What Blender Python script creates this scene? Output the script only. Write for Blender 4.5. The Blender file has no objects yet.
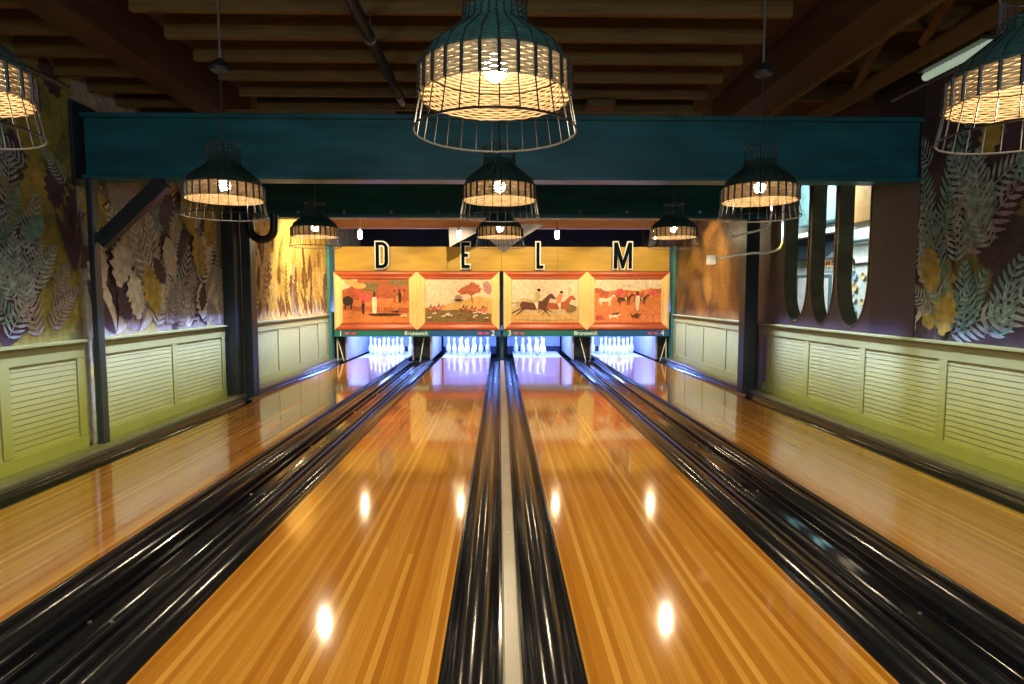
import bpy, bmesh, math, random
from mathutils import Vector, Matrix
random.seed(7)
C = bpy.context.scene.collection
PI = math.pi
CAM = Vector((-0.042, 0.0, 1.307))
F = 600.0
PITCH = math.atan(45.0/F)
YAW = math.atan(12.0/F)

# ------------------------------------------------------------------ measuring rays
_R = Matrix.Rotation(-YAW, 3, 'Z') @ Matrix.Rotation(PI/2-PITCH, 3, 'X')
def ray(px, py):
    return _R @ Vector(((px-512)/F, (342-py)/F, -1.0))
def on_y(px, py, Y):
    d = ray(px, py); return CAM + d*((Y-CAM.y)/d.y)
def on_x(px, py, X):
    d = ray(px, py); return CAM + d*((X-CAM.x)/d.x)
def on_z(px, py, Z):
    d = ray(px, py); return CAM + d*((Z-CAM.z)/d.z)

# ------------------------------------------------------------------ materials
MATS = {}
def nodes_of(name):
    m = bpy.data.materials.new(name); m.use_nodes = True
    nt = m.node_tree; b = nt.nodes['Principled BSDF']
    MATS[name] = m
    return m, nt, b
def N(nt, t, **kw):
    n = nt.nodes.new(t)
    for k, v in kw.items():
        setattr(n, k, v)
    return n
def L(nt, a, b): nt.links.new(a, b)
def rgba(c): return (c[0], c[1], c[2], 1.0)

def mat(name, col, rough=0.5, metal=0.0, var=0.12, scale=8.0, bump=0.0, coat=0.0, emit=0.0, spec=0.5, stretch=(1,1,1), emit_col=None):
    """painted / plain surface with a procedural tone variation"""
    m, nt, b = nodes_of(name)
    tc = N(nt, 'ShaderNodeTexCoord'); mp = N(nt, 'ShaderNodeMapping'); mp.inputs['Scale'].default_value = stretch
    L(nt, tc.outputs['Object'], mp.inputs['Vector'])
    no = N(nt, 'ShaderNodeTexNoise'); no.inputs['Scale'].default_value = scale; no.inputs['Detail'].default_value = 4
    L(nt, mp.outputs['Vector'], no.inputs['Vector'])
    cr = N(nt, 'ShaderNodeValToRGB')
    cr.color_ramp.elements[0].position = 0.3; cr.color_ramp.elements[1].position = 0.7
    cr.color_ramp.elements[0].color = rgba([c*(1-var) for c in col])
    cr.color_ramp.elements[1].color = rgba([min(1, c*(1+var)) for c in col])
    L(nt, no.outputs['Fac'], cr.inputs['Fac']); L(nt, cr.outputs['Color'], b.inputs['Base Color'])
    b.inputs['Roughness'].default_value = rough; b.inputs['Metallic'].default_value = metal
    b.inputs['Specular IOR Level'].default_value = spec
    b.inputs['Coat Weight'].default_value = coat
    if bump:
        bp = N(nt, 'ShaderNodeBump'); bp.inputs['Strength'].default_value = bump; bp.inputs['Distance'].default_value = 0.01
        L(nt, no.outputs['Fac'], bp.inputs['Height']); L(nt, bp.outputs['Normal'], b.inputs['Normal'])
    if emit:
        if emit_col: b.inputs['Emission Color'].default_value = rgba(emit_col)
        else: L(nt, cr.outputs['Color'], b.inputs['Emission Color'])
        b.inputs['Emission Strength'].default_value = emit
    return m

def lane_mat():
    m, nt, b = nodes_of('lane_boards')
    tc = N(nt, 'ShaderNodeTexCoord'); sx = N(nt, 'ShaderNodeSeparateXYZ'); L(nt, tc.outputs['Object'], sx.inputs[0])
    dv = N(nt, 'ShaderNodeMath', operation='DIVIDE'); dv.inputs[1].default_value = 0.0272; L(nt, sx.outputs['X'], dv.inputs[0])
    fl = N(nt, 'ShaderNodeMath', operation='FLOOR'); L(nt, dv.outputs[0], fl.inputs[0])
    fr = N(nt, 'ShaderNodeMath', operation='FRACT'); L(nt, dv.outputs[0], fr.inputs[0])
    wn = N(nt, 'ShaderNodeTexWhiteNoise', noise_dimensions='1D'); L(nt, fl.outputs[0], wn.inputs['W'])
    # board lengths
    ml = N(nt, 'ShaderNodeMath', operation='MULTIPLY_ADD'); ml.inputs[1].default_value = 0.04
    L(nt, sx.outputs['Y'], ml.inputs[0]); 
    m5 = N(nt, 'ShaderNodeMath', operation='MULTIPLY'); m5.inputs[1].default_value = 7.0; L(nt, wn.outputs['Value'], m5.inputs[0])
    L(nt, m5.outputs[0], ml.inputs[2])
    f2 = N(nt, 'ShaderNodeMath', operation='FLOOR'); L(nt, ml.outputs[0], f2.inputs[0])
    cb = N(nt, 'ShaderNodeCombineXYZ'); L(nt, fl.outputs[0], cb.inputs[0]); L(nt, f2.outputs[0], cb.inputs[1])
    w2 = N(nt, 'ShaderNodeTexWhiteNoise', noise_dimensions='2D'); L(nt, cb.outputs[0], w2.inputs['Vector'])
    mp = N(nt, 'ShaderNodeMapping'); mp.inputs['Scale'].default_value = (90, 2.2, 1); L(nt, tc.outputs['Object'], mp.inputs['Vector'])
    no = N(nt, 'ShaderNodeTexNoise'); no.inputs['Scale'].default_value = 1.0; no.inputs['Detail'].default_value = 5; L(nt, mp.outputs[0], no.inputs['Vector'])
    a1 = N(nt, 'ShaderNodeMath', operation='MULTIPLY_ADD'); a1.inputs[1].default_value = 0.42; L(nt, w2.outputs['Value'], a1.inputs[0])
    a0 = N(nt, 'ShaderNodeMath', operation='MULTIPLY_ADD'); a0.inputs[1].default_value = 0.25; L(nt, wn.outputs['Value'], a0.inputs[0])
    g1 = N(nt, 'ShaderNodeMath', operation='MULTIPLY'); g1.inputs[1].default_value = 0.3; L(nt, no.outputs['Fac'], g1.inputs[0])
    L(nt, g1.outputs[0], a0.inputs[2]); L(nt, a0.outputs[0], a1.inputs[2])
    cr = N(nt, 'ShaderNodeValToRGB'); e = cr.color_ramp.elements
    e[0].position = 0.10; e[0].color = (0.36, 0.125, 0.012, 1); e[1].position = 0.95; e[1].color = (0.82, 0.45, 0.090, 1)
    k = e.new(0.5); k.color = (0.51, 0.21, 0.024, 1)
    L(nt, a1.outputs[0], cr.inputs['Fac'])
    # fine dark seams
    s1 = N(nt, 'ShaderNodeMath', operation='LESS_THAN'); s1.inputs[1].default_value = 0.035; L(nt, fr.outputs[0], s1.inputs[0])
    s2 = N(nt, 'ShaderNodeMath', operation='MULTIPLY'); s2.inputs[1].default_value = 0.45; L(nt, s1.outputs[0], s2.inputs[0])
    mx = N(nt, 'ShaderNodeMix', data_type='RGBA'); mx.inputs['B'].default_value = (0.12, 0.045, 0.01, 1)
    L(nt, s2.outputs[0], mx.inputs['Factor']); L(nt, cr.outputs['Color'], mx.inputs['A'])
    L(nt, mx.outputs['Result'], b.inputs['Base Color'])
    b.inputs['Roughness'].default_value = 0.13
    b.inputs['Coat Weight'].default_value = 0.62; b.inputs['Coat Roughness'].default_value = 0.05; b.inputs['Coat IOR'].default_value = 1.45; b.inputs['Specular IOR Level'].default_value = 0.25
    n2 = N(nt, 'ShaderNodeTexNoise'); n2.inputs['Scale'].default_value = 1.6; L(nt, tc.outputs['Object'], n2.inputs['Vector'])
    mr = N(nt, 'ShaderNodeMapRange'); mr.inputs['To Min'].default_value = 0.08; mr.inputs['To Max'].default_value = 0.13
    L(nt, n2.outputs['Fac'], mr.inputs['Value']); L(nt, mr.outputs[0], b.inputs['Roughness'])
    return m
def wood_mat(name, c1, c2, rough=0.6, stretch=(3, 40, 40), bump=0.1, spec=0.4):
    m, nt, b = nodes_of(name)
    tc = N(nt, 'ShaderNodeTexCoord'); mp = N(nt, 'ShaderNodeMapping'); mp.inputs['Scale'].default_value = stretch
    L(nt, tc.outputs['Object'], mp.inputs['Vector'])
    no = N(nt, 'ShaderNodeTexNoise'); no.inputs['Scale'].default_value = 1; no.inputs['Detail'].default_value = 6; L(nt, mp.outputs[0], no.inputs['Vector'])
    cr = N(nt, 'ShaderNodeValToRGB'); e = cr.color_ramp.elements
    e[0].position = 0.3; e[0].color = rgba(c1); e[1].position = 0.7; e[1].color = rgba(c2)
    L(nt, no.outputs['Fac'], cr.inputs['Fac']); L(nt, cr.outputs['Color'], b.inputs['Base Color'])
    b.inputs['Roughness'].default_value = rough; b.inputs['Specular IOR Level'].default_value = spec
    bp = N(nt, 'ShaderNodeBump'); bp.inputs['Strength'].default_value = bump; L(nt, no.outputs['Fac'], bp.inputs['Height']); L(nt, bp.outputs[0], b.inputs['Normal'])
    return m
def blotch_mat(name, c1, c2, c3, scale, seed, rough=0.75, w=0.05, th=(0.46, 0.60)):
    """wallpaper ground: large blotches of two inks on a dark ground, with print grain"""
    m, nt, b = nodes_of(name)
    tc = N(nt, 'ShaderNodeTexCoord'); mp = N(nt, 'ShaderNodeMapping'); mp.inputs['Location'].default_value = (seed, seed*1.7, seed*0.3)
    L(nt, tc.outputs['Object'], mp.inputs['Vector'])
    no = N(nt, 'ShaderNodeTexNoise'); no.inputs['Scale'].default_value = scale; no.inputs['Detail'].default_value = 3; no.inputs['Distortion'].default_value = 0.8
    L(nt, mp.outputs[0], no.inputs['Vector'])
    cr = N(nt, 'ShaderNodeValToRGB'); e = cr.color_ramp.elements
    e[0].position = th[0]-w; e[0].color = rgba(c1); e[1].position = th[0]; e[1].color = rgba(c2)
    k = e.new(th[1]-w); k.color = rgba(c2); k = e.new(th[1]); k.color = rgba(c3)
    L(nt, no.outputs['Fac'], cr.inputs['Fac'])
    n2 = N(nt, 'ShaderNodeTexNoise'); n2.inputs['Scale'].default_value = 22; n2.inputs['Detail'].default_value = 6; L(nt, tc.outputs['Object'], n2.inputs['Vector'])
    mr = N(nt, 'ShaderNodeMapRange'); mr.inputs['From Min'].default_value = .3; mr.inputs['From Max'].default_value = .7; mr.inputs['To Min'].default_value = 0.65; mr.inputs['To Max'].default_value = 1.2
    L(nt, n2.outputs['Fac'], mr.inputs['Value'])
    mx = N(nt, 'ShaderNodeMix', data_type='RGBA', blend_type='MULTIPLY'); mx.inputs['Factor'].default_value = 1
    L(nt, cr.outputs['Color'], mx.inputs['A']); L(nt, mr.outputs[0], mx.inputs['B'])
    L(nt, mx.outputs['Result'], b.inputs['Base Color']); b.inputs['Roughness'].default_value = rough
    return m
def emit_mat(name, col, s):
    m, nt, b = nodes_of(name)
    no = N(nt, 'ShaderNodeTexNoise'); no.inputs['Scale'].default_value = 30
    mx = N(nt, 'ShaderNodeMix', data_type='RGBA'); mx.inputs['A'].default_value = rgba(col); mx.inputs['B'].default_value = rgba([c*0.95 for c in col])
    L(nt, no.outputs['Fac'], mx.inputs['Factor']); L(nt, mx.outputs['Result'], b.inputs['Emission Color'])
    b.inputs['Base Color'].default_value = rgba(col); b.inputs['Emission Strength'].default_value = s
    return m

lane_mat()
mat('gutter_black', (0.010, 0.010, 0.011), rough=0.15, spec=0.35, scale=3)
mat('gloss_black', (0.006, 0.006, 0.008), rough=0.12, spec=0.6, scale=3)
mat('lip_black', (0.008, 0.007, 0.007), rough=0.45)
mat('rail_grey', (0.07, 0.068, 0.062), rough=0.33, spec=0.6)
mat('cap_beige', (0.42, 0.36, 0.26), rough=0.3, scale=4)
mat('wainscot_paint', (0.19, 0.20, 0.070), rough=0.42, var=0.05, scale=5)
mat('wainscot_panel', (0.20, 0.206, 0.082), rough=0.5, var=0.06, scale=6)
mat('teal_steel', (0.008, 0.095, 0.125), rough=0.38, var=0.35, scale=2.5, stretch=(0.6, 1, 3), bump=0.06)
mat('dark_steel', (0.012, 0.018, 0.024), rough=0.4, var=0.3, scale=3)
mat('post_steel', (0.020, 0.030, 0.040), rough=0.4, var=0.25, scale=3)
mat('black_matte', (0.006, 0.006, 0.007), rough=0.8)
mat('pipe_black', (0.010, 0.009, 0.009), rough=0.35)
mat('grey_metal', (0.22, 0.22, 0.20), rough=0.4, metal=0.8)
mat('galvanised', (0.55, 0.60, 0.52), rough=0.35, metal=0.7, var=0.2, scale=20)
mat('white_metal', (0.9, 0.89, 0.85), rough=0.4)
mat('steel_bolt', (0.55, 0.55, 0.52), rough=0.3, metal=0.9)
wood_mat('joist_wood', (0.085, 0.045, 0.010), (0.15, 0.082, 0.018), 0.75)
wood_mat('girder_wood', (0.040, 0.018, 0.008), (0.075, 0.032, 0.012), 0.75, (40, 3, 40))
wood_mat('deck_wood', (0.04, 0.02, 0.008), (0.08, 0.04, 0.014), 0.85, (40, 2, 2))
wood_mat('salmon_wood', (0.50, 0.22, 0.12), (0.62, 0.30, 0.17), 0.6, (2, 30, 30))
wood_mat('mustard_ply', (0.40, 0.25, 0.030), (0.52, 0.33, 0.048), 0.55, (2, 10, 10), 0.03)
mat('reed_straw', (0.52, 0.37, 0.20), rough=0.8, var=0.3, scale=60)
mat('reed_teal_cast', (0.018, 0.060, 0.055), rough=0.5, var=0.4, scale=40)  # teal light on the shoulder weave is put into this colour
mat('wire_black', (0.012, 0.012, 0.012), rough=0.35, spec=0.6)
mat('canopy_black', (0.01, 0.01, 0.011), rough=0.5)
emit_mat('bulb_glow', (1.0, 0.86, 0.62), 95.0)
emit_mat('tube_glow', (0.62, 0.80, 0.62), 0.38)
emit_mat('jar_glow', (1.0, 0.82, 0.48), 160.0)
mat('pin_white', (0.86, 0.86, 0.84), rough=0.22, var=0.03, coat=0.4)
mat('pin_deck', (0.70, 0.70, 0.72), rough=0.2)  # pale tone: glow around the pins put into the deck colour
mat('pit_curtain', (0.30, 0.38, 0.70), rough=0.7, var=0.1)
mat('pit_cushion', (0.02, 0.03, 0.13), rough=0.7)
mat('kick_white', (0.34, 0.34, 0.50), rough=0.45)
mat('kick_dark', (0.010, 0.022, 0.032), rough=0.5)
mat('divider_teal', (0.02, 0.09, 0.11), rough=0.45)
mat('letter_navy', (0.002, 0.007, 0.012), rough=0.9, spec=0.05)
mat('letter_white', (0.82, 0.80, 0.74), rough=0.5)
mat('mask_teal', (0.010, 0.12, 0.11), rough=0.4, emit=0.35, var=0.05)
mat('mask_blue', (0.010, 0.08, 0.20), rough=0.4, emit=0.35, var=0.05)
mat('mask_edge', (0.012, 0.05, 0.045), rough=0.45)
mat('print_white', (0.8, 0.78, 0.70), rough=0.5, emit=0.25)
mat('print_red', (0.60, 0.05, 0.12), rough=0.5, emit=0.25)
wood_mat('frame_red', (0.36, 0.070, 0.028), (0.50, 0.115, 0.048), 0.35, (3, 30, 60), 0.03)
wood_mat('frame_gilt', (0.80, 0.55, 0.20), (0.92, 0.70, 0.34), 0.35, (60, 30, 3), 0.03)
mat('grey_cloth', (0.26, 0.26, 0.31), rough=0.8, scale=20)
mat('plum_wall', (0.050, 0.034, 0.042), rough=0.5, var=0.2, scale=3)
mat('plum_dark', (0.022, 0.016, 0.024), rough=0.55, var=0.2, scale=3)
mat('bronze_reveal', (0.12, 0.09, 0.035), rough=0.3, metal=0.5, var=0.35, scale=5)
mat('teal_trim', (0.05, 0.20, 0.21), rough=0.5)
mat('far_pale', (0.66, 0.76, 0.72), rough=0.7, var=0.1)
mat('far_white', (0.85, 0.84, 0.80), rough=0.6)
mat('far_teal', (0.16, 0.30, 0.30), rough=0.6, var=0.25)
mat('far_dark', (0.02, 0.035, 0.05), rough=0.6)
mat('far_orange', (0.72, 0.40, 0.11), rough=0.6, var=0.15)
mat('far_line', (0.12, 0.20, 0.22), rough=0.6)
mat('plate_blue', (0.20, 0.36, 0.46), rough=0.3)
mat('plate_gold', (0.72, 0.52, 0.16), rough=0.3)
mat('plate_white', (0.8, 0.82, 0.78), rough=0.3)
PLUM = (0.035, 0.020, 0.030); OCHRE = (0.26, 0.23, 0.045); OLIVE = (0.15, 0.15, 0.05)
blotch_mat('paper_ochre', PLUM, OCHRE, OLIVE, 1.7, 3.1, th=(0.40, 0.62))
blotch_mat('paper_mixed', (0.06,0.035,0.05), (0.30, 0.29, 0.26), (0.36, 0.33, 0.10), 2.2, 8.3, th=(0.42, 0.62))
blotch_mat('paper_gold', (0.30, 0.17, 0.04), (0.50, 0.33, 0.09), (0.60, 0.43, 0.14), 2.4, 5.0, th=(0.40, 0.60))
blotch_mat('paper_dark', PLUM, (0.045,0.03,0.035), OLIVE, 1.8, 1.2, th=(0.40, 0.60))
blotch_mat('wall_blotch', (0.03, 0.02, 0.025), (0.26, 0.14, 0.04), (0.40, 0.25, 0.06), 0.95, 6.6, rough=0.4, w=0.14, th=(0.52, 0.70))
mat('leaf_blue', (0.27, 0.35, 0.37), rough=0.75, var=0.45, scale=16)
mat('leaf_teal', (0.13, 0.28, 0.27), rough=0.75, var=0.45, scale=16)
mat('leaf_mauve', (0.28, 0.24, 0.26), rough=0.75, var=0.4, scale=16)
mat('leaf_cream', (0.52, 0.50, 0.43), rough=0.75, var=0.35, scale=12)
mat('leaf_ochre', (0.34, 0.26, 0.045), rough=0.75, var=0.4, scale=12)
mat('leaf_plum', (0.055, 0.030, 0.045), rough=0.75, var=0.3, scale=12)
mat('leaf_straw', (0.62, 0.47, 0.22), rough=0.75, var=0.3, scale=14)
mat('leaf_brown', (0.17, 0.085, 0.045), rough=0.75, var=0.3, scale=14)
M = MATS

# ------------------------------------------------------------------ mesh helpers
def bx(bm, x0, x1, y0, y1, z0, z1, mi=0):
    v = [bm.verts.new(p) for p in ((x0,y0,z0),(x1,y0,z0),(x1,y1,z0),(x0,y1,z0),(x0,y0,z1),(x1,y0,z1),(x1,y1,z1),(x0,y1,z1))]
    for f in ((3,2,1,0),(4,5,6,7),(0,1,5,4),(1,2,6,5),(2,3,7,6),(3,0,4,7)):
        bm.faces.new([v[i] for i in f]).material_index = mi
def extr(bm, prof, y0, y1, mi=0, closed=True, ny=1):
    """profile of (x,z) extruded along Y"""
    rows = [[bm.verts.new((x, y0+(y1-y0)*k/ny, z)) for x, z in prof] for k in range(ny+1)]
    n = len(prof)
    for a, b in zip(rows, rows[1:]):
        for i in range(n if closed else n-1):
            j = (i+1) % n
            bm.faces.new((a[i], a[j], b[j], b[i])).material_index = mi
    if closed:
        bm.faces.new(rows[0][::-1]).material_index = mi; bm.faces.new(rows[-1]).material_index = mi
def tube(bm, pts, r, n=8, closed=False, mi=0, caps=True):
    pts = [Vector(p) for p in pts]; rings = []; up = None
    m = len(pts)
    for i, p in enumerate(pts):
        if closed: d = pts[(i+1) % m]-pts[i-1]
        else: d = pts[min(i+1, m-1)]-pts[max(i-1, 0)]
        d.normalize()
        if up is None:
            up = Vector((0,0,1)) if abs(d.z) < 0.9 else Vector((1,0,0))
        a = d.cross(up).normalized(); b = a.cross(d).normalized(); up = b
        rr = r[i] if isinstance(r, (list, tuple)) else r
        rings.append([bm.verts.new(p+(a*math.cos(2*PI*k/n)+b*math.sin(2*PI*k/n))*rr) for k in range(n)])
    for i in range(m if closed else m-1):
        a, b = rings[i], rings[(i+1) % m]
        for k in range(n):
            bm.faces.new((a[k], a[(k+1) % n], b[(k+1) % n], b[k])).material_index = mi
    if not closed and caps:
        bm.faces.new(rings[0][::-1]).material_index = mi; bm.faces.new(rings[-1]).material_index = mi
def lathe(bm, prof, n=24, c=(0,0,0), mi=0):
    rings = []
    for r, z in prof:
        if r < 1e-6: rings.append([bm.verts.new((c[0], c[1], c[2]+z))])
        else: rings.append([bm.verts.new((c[0]+r*math.cos(2*PI*k/n), c[1]+r*math.sin(2*PI*k/n), c[2]+z)) for k in range(n)])
    for a, b in zip(rings, rings[1:]):
        for k in range(n):
            k2 = (k+1) % n
            if len(a) == 1 and len(b) == 1: continue
            if len(a) == 1: f = (a[0], b[k2], b[k])
            elif len(b) == 1: f = (a[k], a[k2], b[0])
            else: f = (a[k], a[k2], b[k2], b[k])
            bm.faces.new(f).material_index = mi
def obj(name, bm, mats, parent=None, smooth=False, bevel=0, fix=True):
    me = bpy.data.meshes.new(name)
    if fix: bmesh.ops.recalc_face_normals(bm, faces=bm.faces[:])
    bm.to_mesh(me); bm.free()
    for m in (mats if isinstance(mats, (list, tuple)) else [mats]):
        me.materials.append(M[m])
    if smooth:
        for p in me.polygons: p.use_smooth = True
        me.set_sharp_from_angle(angle=math.radians(40))
    o = bpy.data.objects.new(name, me); C.objects.link(o)
    if parent: o.parent = parent
    if bevel:
        b = o.modifiers.new('bevel', 'BEVEL'); b.width = bevel; b.segments = 2; b.limit_method = 'ANGLE'
    return o
def tag(o, label, cat, group=None):
    o['label'] = label; o['category'] = cat
    if group: o['group'] = group
    return o
def struct(o):
    o['kind'] = 'structure'; return o
def thing(name, label, cat, loc=(0,0,0), group=None):
    o = bpy.data.objects.new(name, None); o.empty_display_size = 0.1; C.objects.link(o); o.location = loc
    return tag(o, label, cat, group)
def kids(o): return [c for c in bpy.data.objects if c.parent == o]
def dup(root, loc, label):
    r = root.copy(); C.objects.link(r); r.location = loc; r['label'] = label
    for ch in kids(root):
        c = ch.copy(); C.objects.link(c); c.parent = r
        for g in kids(ch):
            d = g.copy(); C.objects.link(d); d.parent = c
    return r
def sbox(name, x0, x1, y0, y1, z0, z1, m, bevel=0):
    bm = bmesh.new(); bx(bm, x0, x1, y0, y1, z0, z1)
    return struct(obj(name, bm, m, bevel=bevel))
def flat_shape(loops, depth, offset=0.0):
    """filled 2D outline(s) (first outer, rest holes) as a solid in the local XY plane, depth along Z"""
    cu = bpy.data.curves.new('tmp', 'CURVE'); cu.dimensions = '2D'; cu.fill_mode = 'BOTH'; cu.extrude = depth/2; cu.offset = offset
    for lp in loops:
        sp = cu.splines.new('POLY'); sp.points.add(len(lp)-1); sp.use_cyclic_u = True
        for i, (x, y) in enumerate(lp): sp.points[i].co = (x, y, 0, 1)
    return curve_mesh(cu)
def curve_mesh(cu):
    o = bpy.data.objects.new('tmp', cu); C.objects.link(o)
    dg = bpy.context.evaluated_depsgraph_get()
    me = bpy.data.meshes.new_from_object(o.evaluated_get(dg))
    bpy.data.objects.remove(o); bpy.data.curves.remove(cu)
    return me
def text_mesh(s, size, depth):
    cu = bpy.data.curves.new('tmp', 'FONT'); cu.body = s; cu.size = size; cu.extrude = depth/2; cu.align_x = 'CENTER'; cu.align_y = 'CENTER'
    return curve_mesh(cu)
def mesh_obj(name, me, m, parent=None, matrix=None):
    me.name = name
    if matrix: me.transform(matrix)
    me.materials.clear(); me.materials.append(M[m])
    o = bpy.data.objects.new(name, me); C.objects.link(o)
    if parent: o.parent = parent
    return o
STAND = Matrix.Rotation(PI/2, 4, 'X')     # XY outline -> upright, facing -Y

# ------------------------------------------------------------------ dimensions
WX = 3.53                   # side walls
LANES = [(-3.11, -2.05), (-1.31, -0.255), (0.255, 1.31), (2.05, 3.11)]
Y0, YP, YEND = -1.2, 12.30, 14.22       # near end, mask plane, end of pin deck
ZC = 3.02                   # underside of joists
Y_B1, Y_B2 = 5.09, 8.0
WT = 0.958                  # top of the wainscot

# ------------------------------------------------------------------ shell
struct(sbox('floor', -WX-0.3, WX+0.3, -4.0, 15.6, -0.40, -0.20, 'black_matte'))
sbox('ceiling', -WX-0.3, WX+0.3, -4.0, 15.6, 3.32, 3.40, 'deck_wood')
sbox('wall_back', -WX-0.3, WX+0.3, 15.2, 15.35, -0.2, 3.32, 'black_matte')

# --- wallpaper foliage --------------------------------------------------------
class Paper:
    def __init__(s, side, u0, u1, v0, v1, ground, thick=0.15):
        s.side, s.u0, s.u1, s.v0, s.v1 = side, u0, u1, v0, v1
        s.bm = bmesh.new(); s.mats = [ground]; s.k = 0
        a, b = (-WX-thick, -WX) if side < 0 else (WX, WX+thick)
        bx(s.bm, a, b, u0, u1, v0, v1)
    def mi(s, m):
        if m not in s.mats: s.mats.append(m)
        return s.mats.index(m)
    def poly(s, pts, m):
        pts = [(min(max(u, s.u0), s.u1), min(max(v, s.v0), s.v1)) for u, v in pts]
        if max(p[0] for p in pts)-min(p[0] for p in pts) < 0.004 or max(p[1] for p in pts)-min(p[1] for p in pts) < 0.004: return
        off = 0.0006+0.00006*s.k; s.k += 0.5
        X = -WX+off if s.side < 0 else WX-off
        vs = [s.bm.verts.new((X, u, v)) for u, v in pts]
        f = s.bm.faces.new(vs); f.material_index = s.mi(m); f.normal_update()
        if (f.normal.x > 0) != (s.side < 0): f.normal_flip()
    def layer(s): s.k += 1
    def leaf(s, u, v, a, Ln, W, m, bend=0.0, n=7):
        lft, rgt = [], []
        for i in range(n+1):
            t = i/n; w = W*(math.sin(PI*min(1, t*0.93+0.04)))**0.8
            aa = a+bend*t
            cx = u+Ln*t*math.cos(a+bend*t*0.5); cy = v+Ln*t*math.sin(a+bend*t*0.5)
            lft.append((cx-math.sin(aa)*w, cy+math.cos(aa)*w)); rgt.append((cx+math.sin(aa)*w, cy-math.cos(aa)*w))
        s.poly(lft+rgt[::-1], m)
    def fern(s, u, v, a, Ln, m, bend=0.4, n=10, W=0.40):
        s.layer()
        for i in range(n):
            t = (i+0.6)/n; aa = a+bend*t
            cx = u+Ln*t*math.cos(a+bend*t*0.5); cy = v+Ln*t*math.sin(a+bend*t*0.5)
            pl = Ln*W*(1.05-t)**0.7*(0.5+min(1, t*3)*0.5)
            for sg in (-1, 1):
                s.leaf(cx, cy, aa+sg*(1.18-0.3*t), pl, Ln*0.025, m, bend=-sg*0.35, n=5)
        s.leaf(u, v, a, Ln, Ln*0.012, m, bend=bend)
        s.layer()
    def bushy(s, u, v, a, Ln, m, lobes=5):
        """broad leaf with a notched outline"""
        s.layer(); lft, rgt = [], []
        n = lobes*4
        for i in range(n+1):
            t = i/n; w = Ln*0.30*(math.sin(PI*min(1, t*0.95+0.03)))**0.7*(1+0.22*math.cos(2*PI*t*lobes)+random.uniform(-.08, .08))
            cx = u+Ln*t*math.cos(a); cy = v+Ln*t*math.sin(a)
            lft.append((cx-math.sin(a)*w, cy+math.cos(a)*w)); rgt.append((cx+math.sin(a)*w, cy-math.cos(a)*w))
        s.poly(lft+rgt[::-1], m)
    def done(s, name):
        return struct(obj(name, s.bm, s.mats, fix=False))

# left wall, nearest stretch: ochre ground with blue-grey ferns low and to the near side
R_ = random.uniform
p = Paper(-1, -1.5, Y_B1, 0.0, 3.32, 'paper_ochre')
for i in range(14): p.bushy(R_(4.0, 5.3), R_(1.0, 2.9), R_(0.6, 2.6), R_(0.2, 0.45), random.choice(['leaf_plum', 'leaf_plum', 'leaf_ochre']))
for u, v, l in ((4.35, 0.97, .7), (4.2, 1.3, .7), (4.55, 1.2, .6), (4.35, 1.0, .5), (4.5, 1.55, .35), (4.3, 1.75, .5), (4.85, 2.0, .35), (4.45, 2.1, .4)): p.bushy(u, v, R_(1.2, 2.0), l, 'leaf_plum')
for u, v, a, l in ((4.35, 1.95, 1.2, .42), (4.3, 1.7, 2.0, .45), (4.5, 1.65, 1.0, .45), (4.35, 1.45, 1.7, .5), (4.6, 1.35, 1.3, .42), (4.3, 1.2, 2.2, .45), (4.45, 1.1, 1.5, .48),
                   (4.3, 1.0, 1.0, .45), (4.6, 1.0, 1.9, .45), (4.75, 1.2, 0.8, .36), (4.4, 1.3, 0.6, .45), (4.55, 2.25, 2.5, .4), (4.95, 2.2, 2.2, .32), (4.25, 2.3, 1.3, .4)):
    p.fern(u, v, a, l, random.choice(['leaf_blue', 'leaf_blue', 'leaf_teal'] if v > 1.25 else ['leaf_blue', 'leaf_mauve', 'leaf_blue']), R_(-.6, .6))
p.fern(4.72, 1.05, 1.0, 0.4, 'leaf_mauve', -.4); p.fern(4.8, 1.3, 1.3, 0.34, 'leaf_mauve', -.5)
p.layer(); p.leaf(4.5, 1.72, 0.8, 0.27, 0.075, 'leaf_teal')
for i in range(12): p.fern(R_(4.1, 4.5), R_(1.0, 1.9), R_(1.1, 2.6), R_(0.34, 0.46), random.choice(['leaf_blue', 'leaf_blue', 'leaf_teal']), R_(-.6, .6))
for k in range(6): p.layer(); p.leaf(5.0, 1.5, 1.3+0.12*k, R_(.4, .8), 0.022, 'leaf_plum', R_(-.3, .3))
for i in range(10): p.fern(R_(1.5, 3.9), R_(1.0, 2.2), R_(0.8, 2.4), R_(0.45, 0.65), random.choice(['leaf_blue', 'leaf_teal', 'leaf_mauve']), R_(-.6, .6))
p.done('wall_left')
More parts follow.
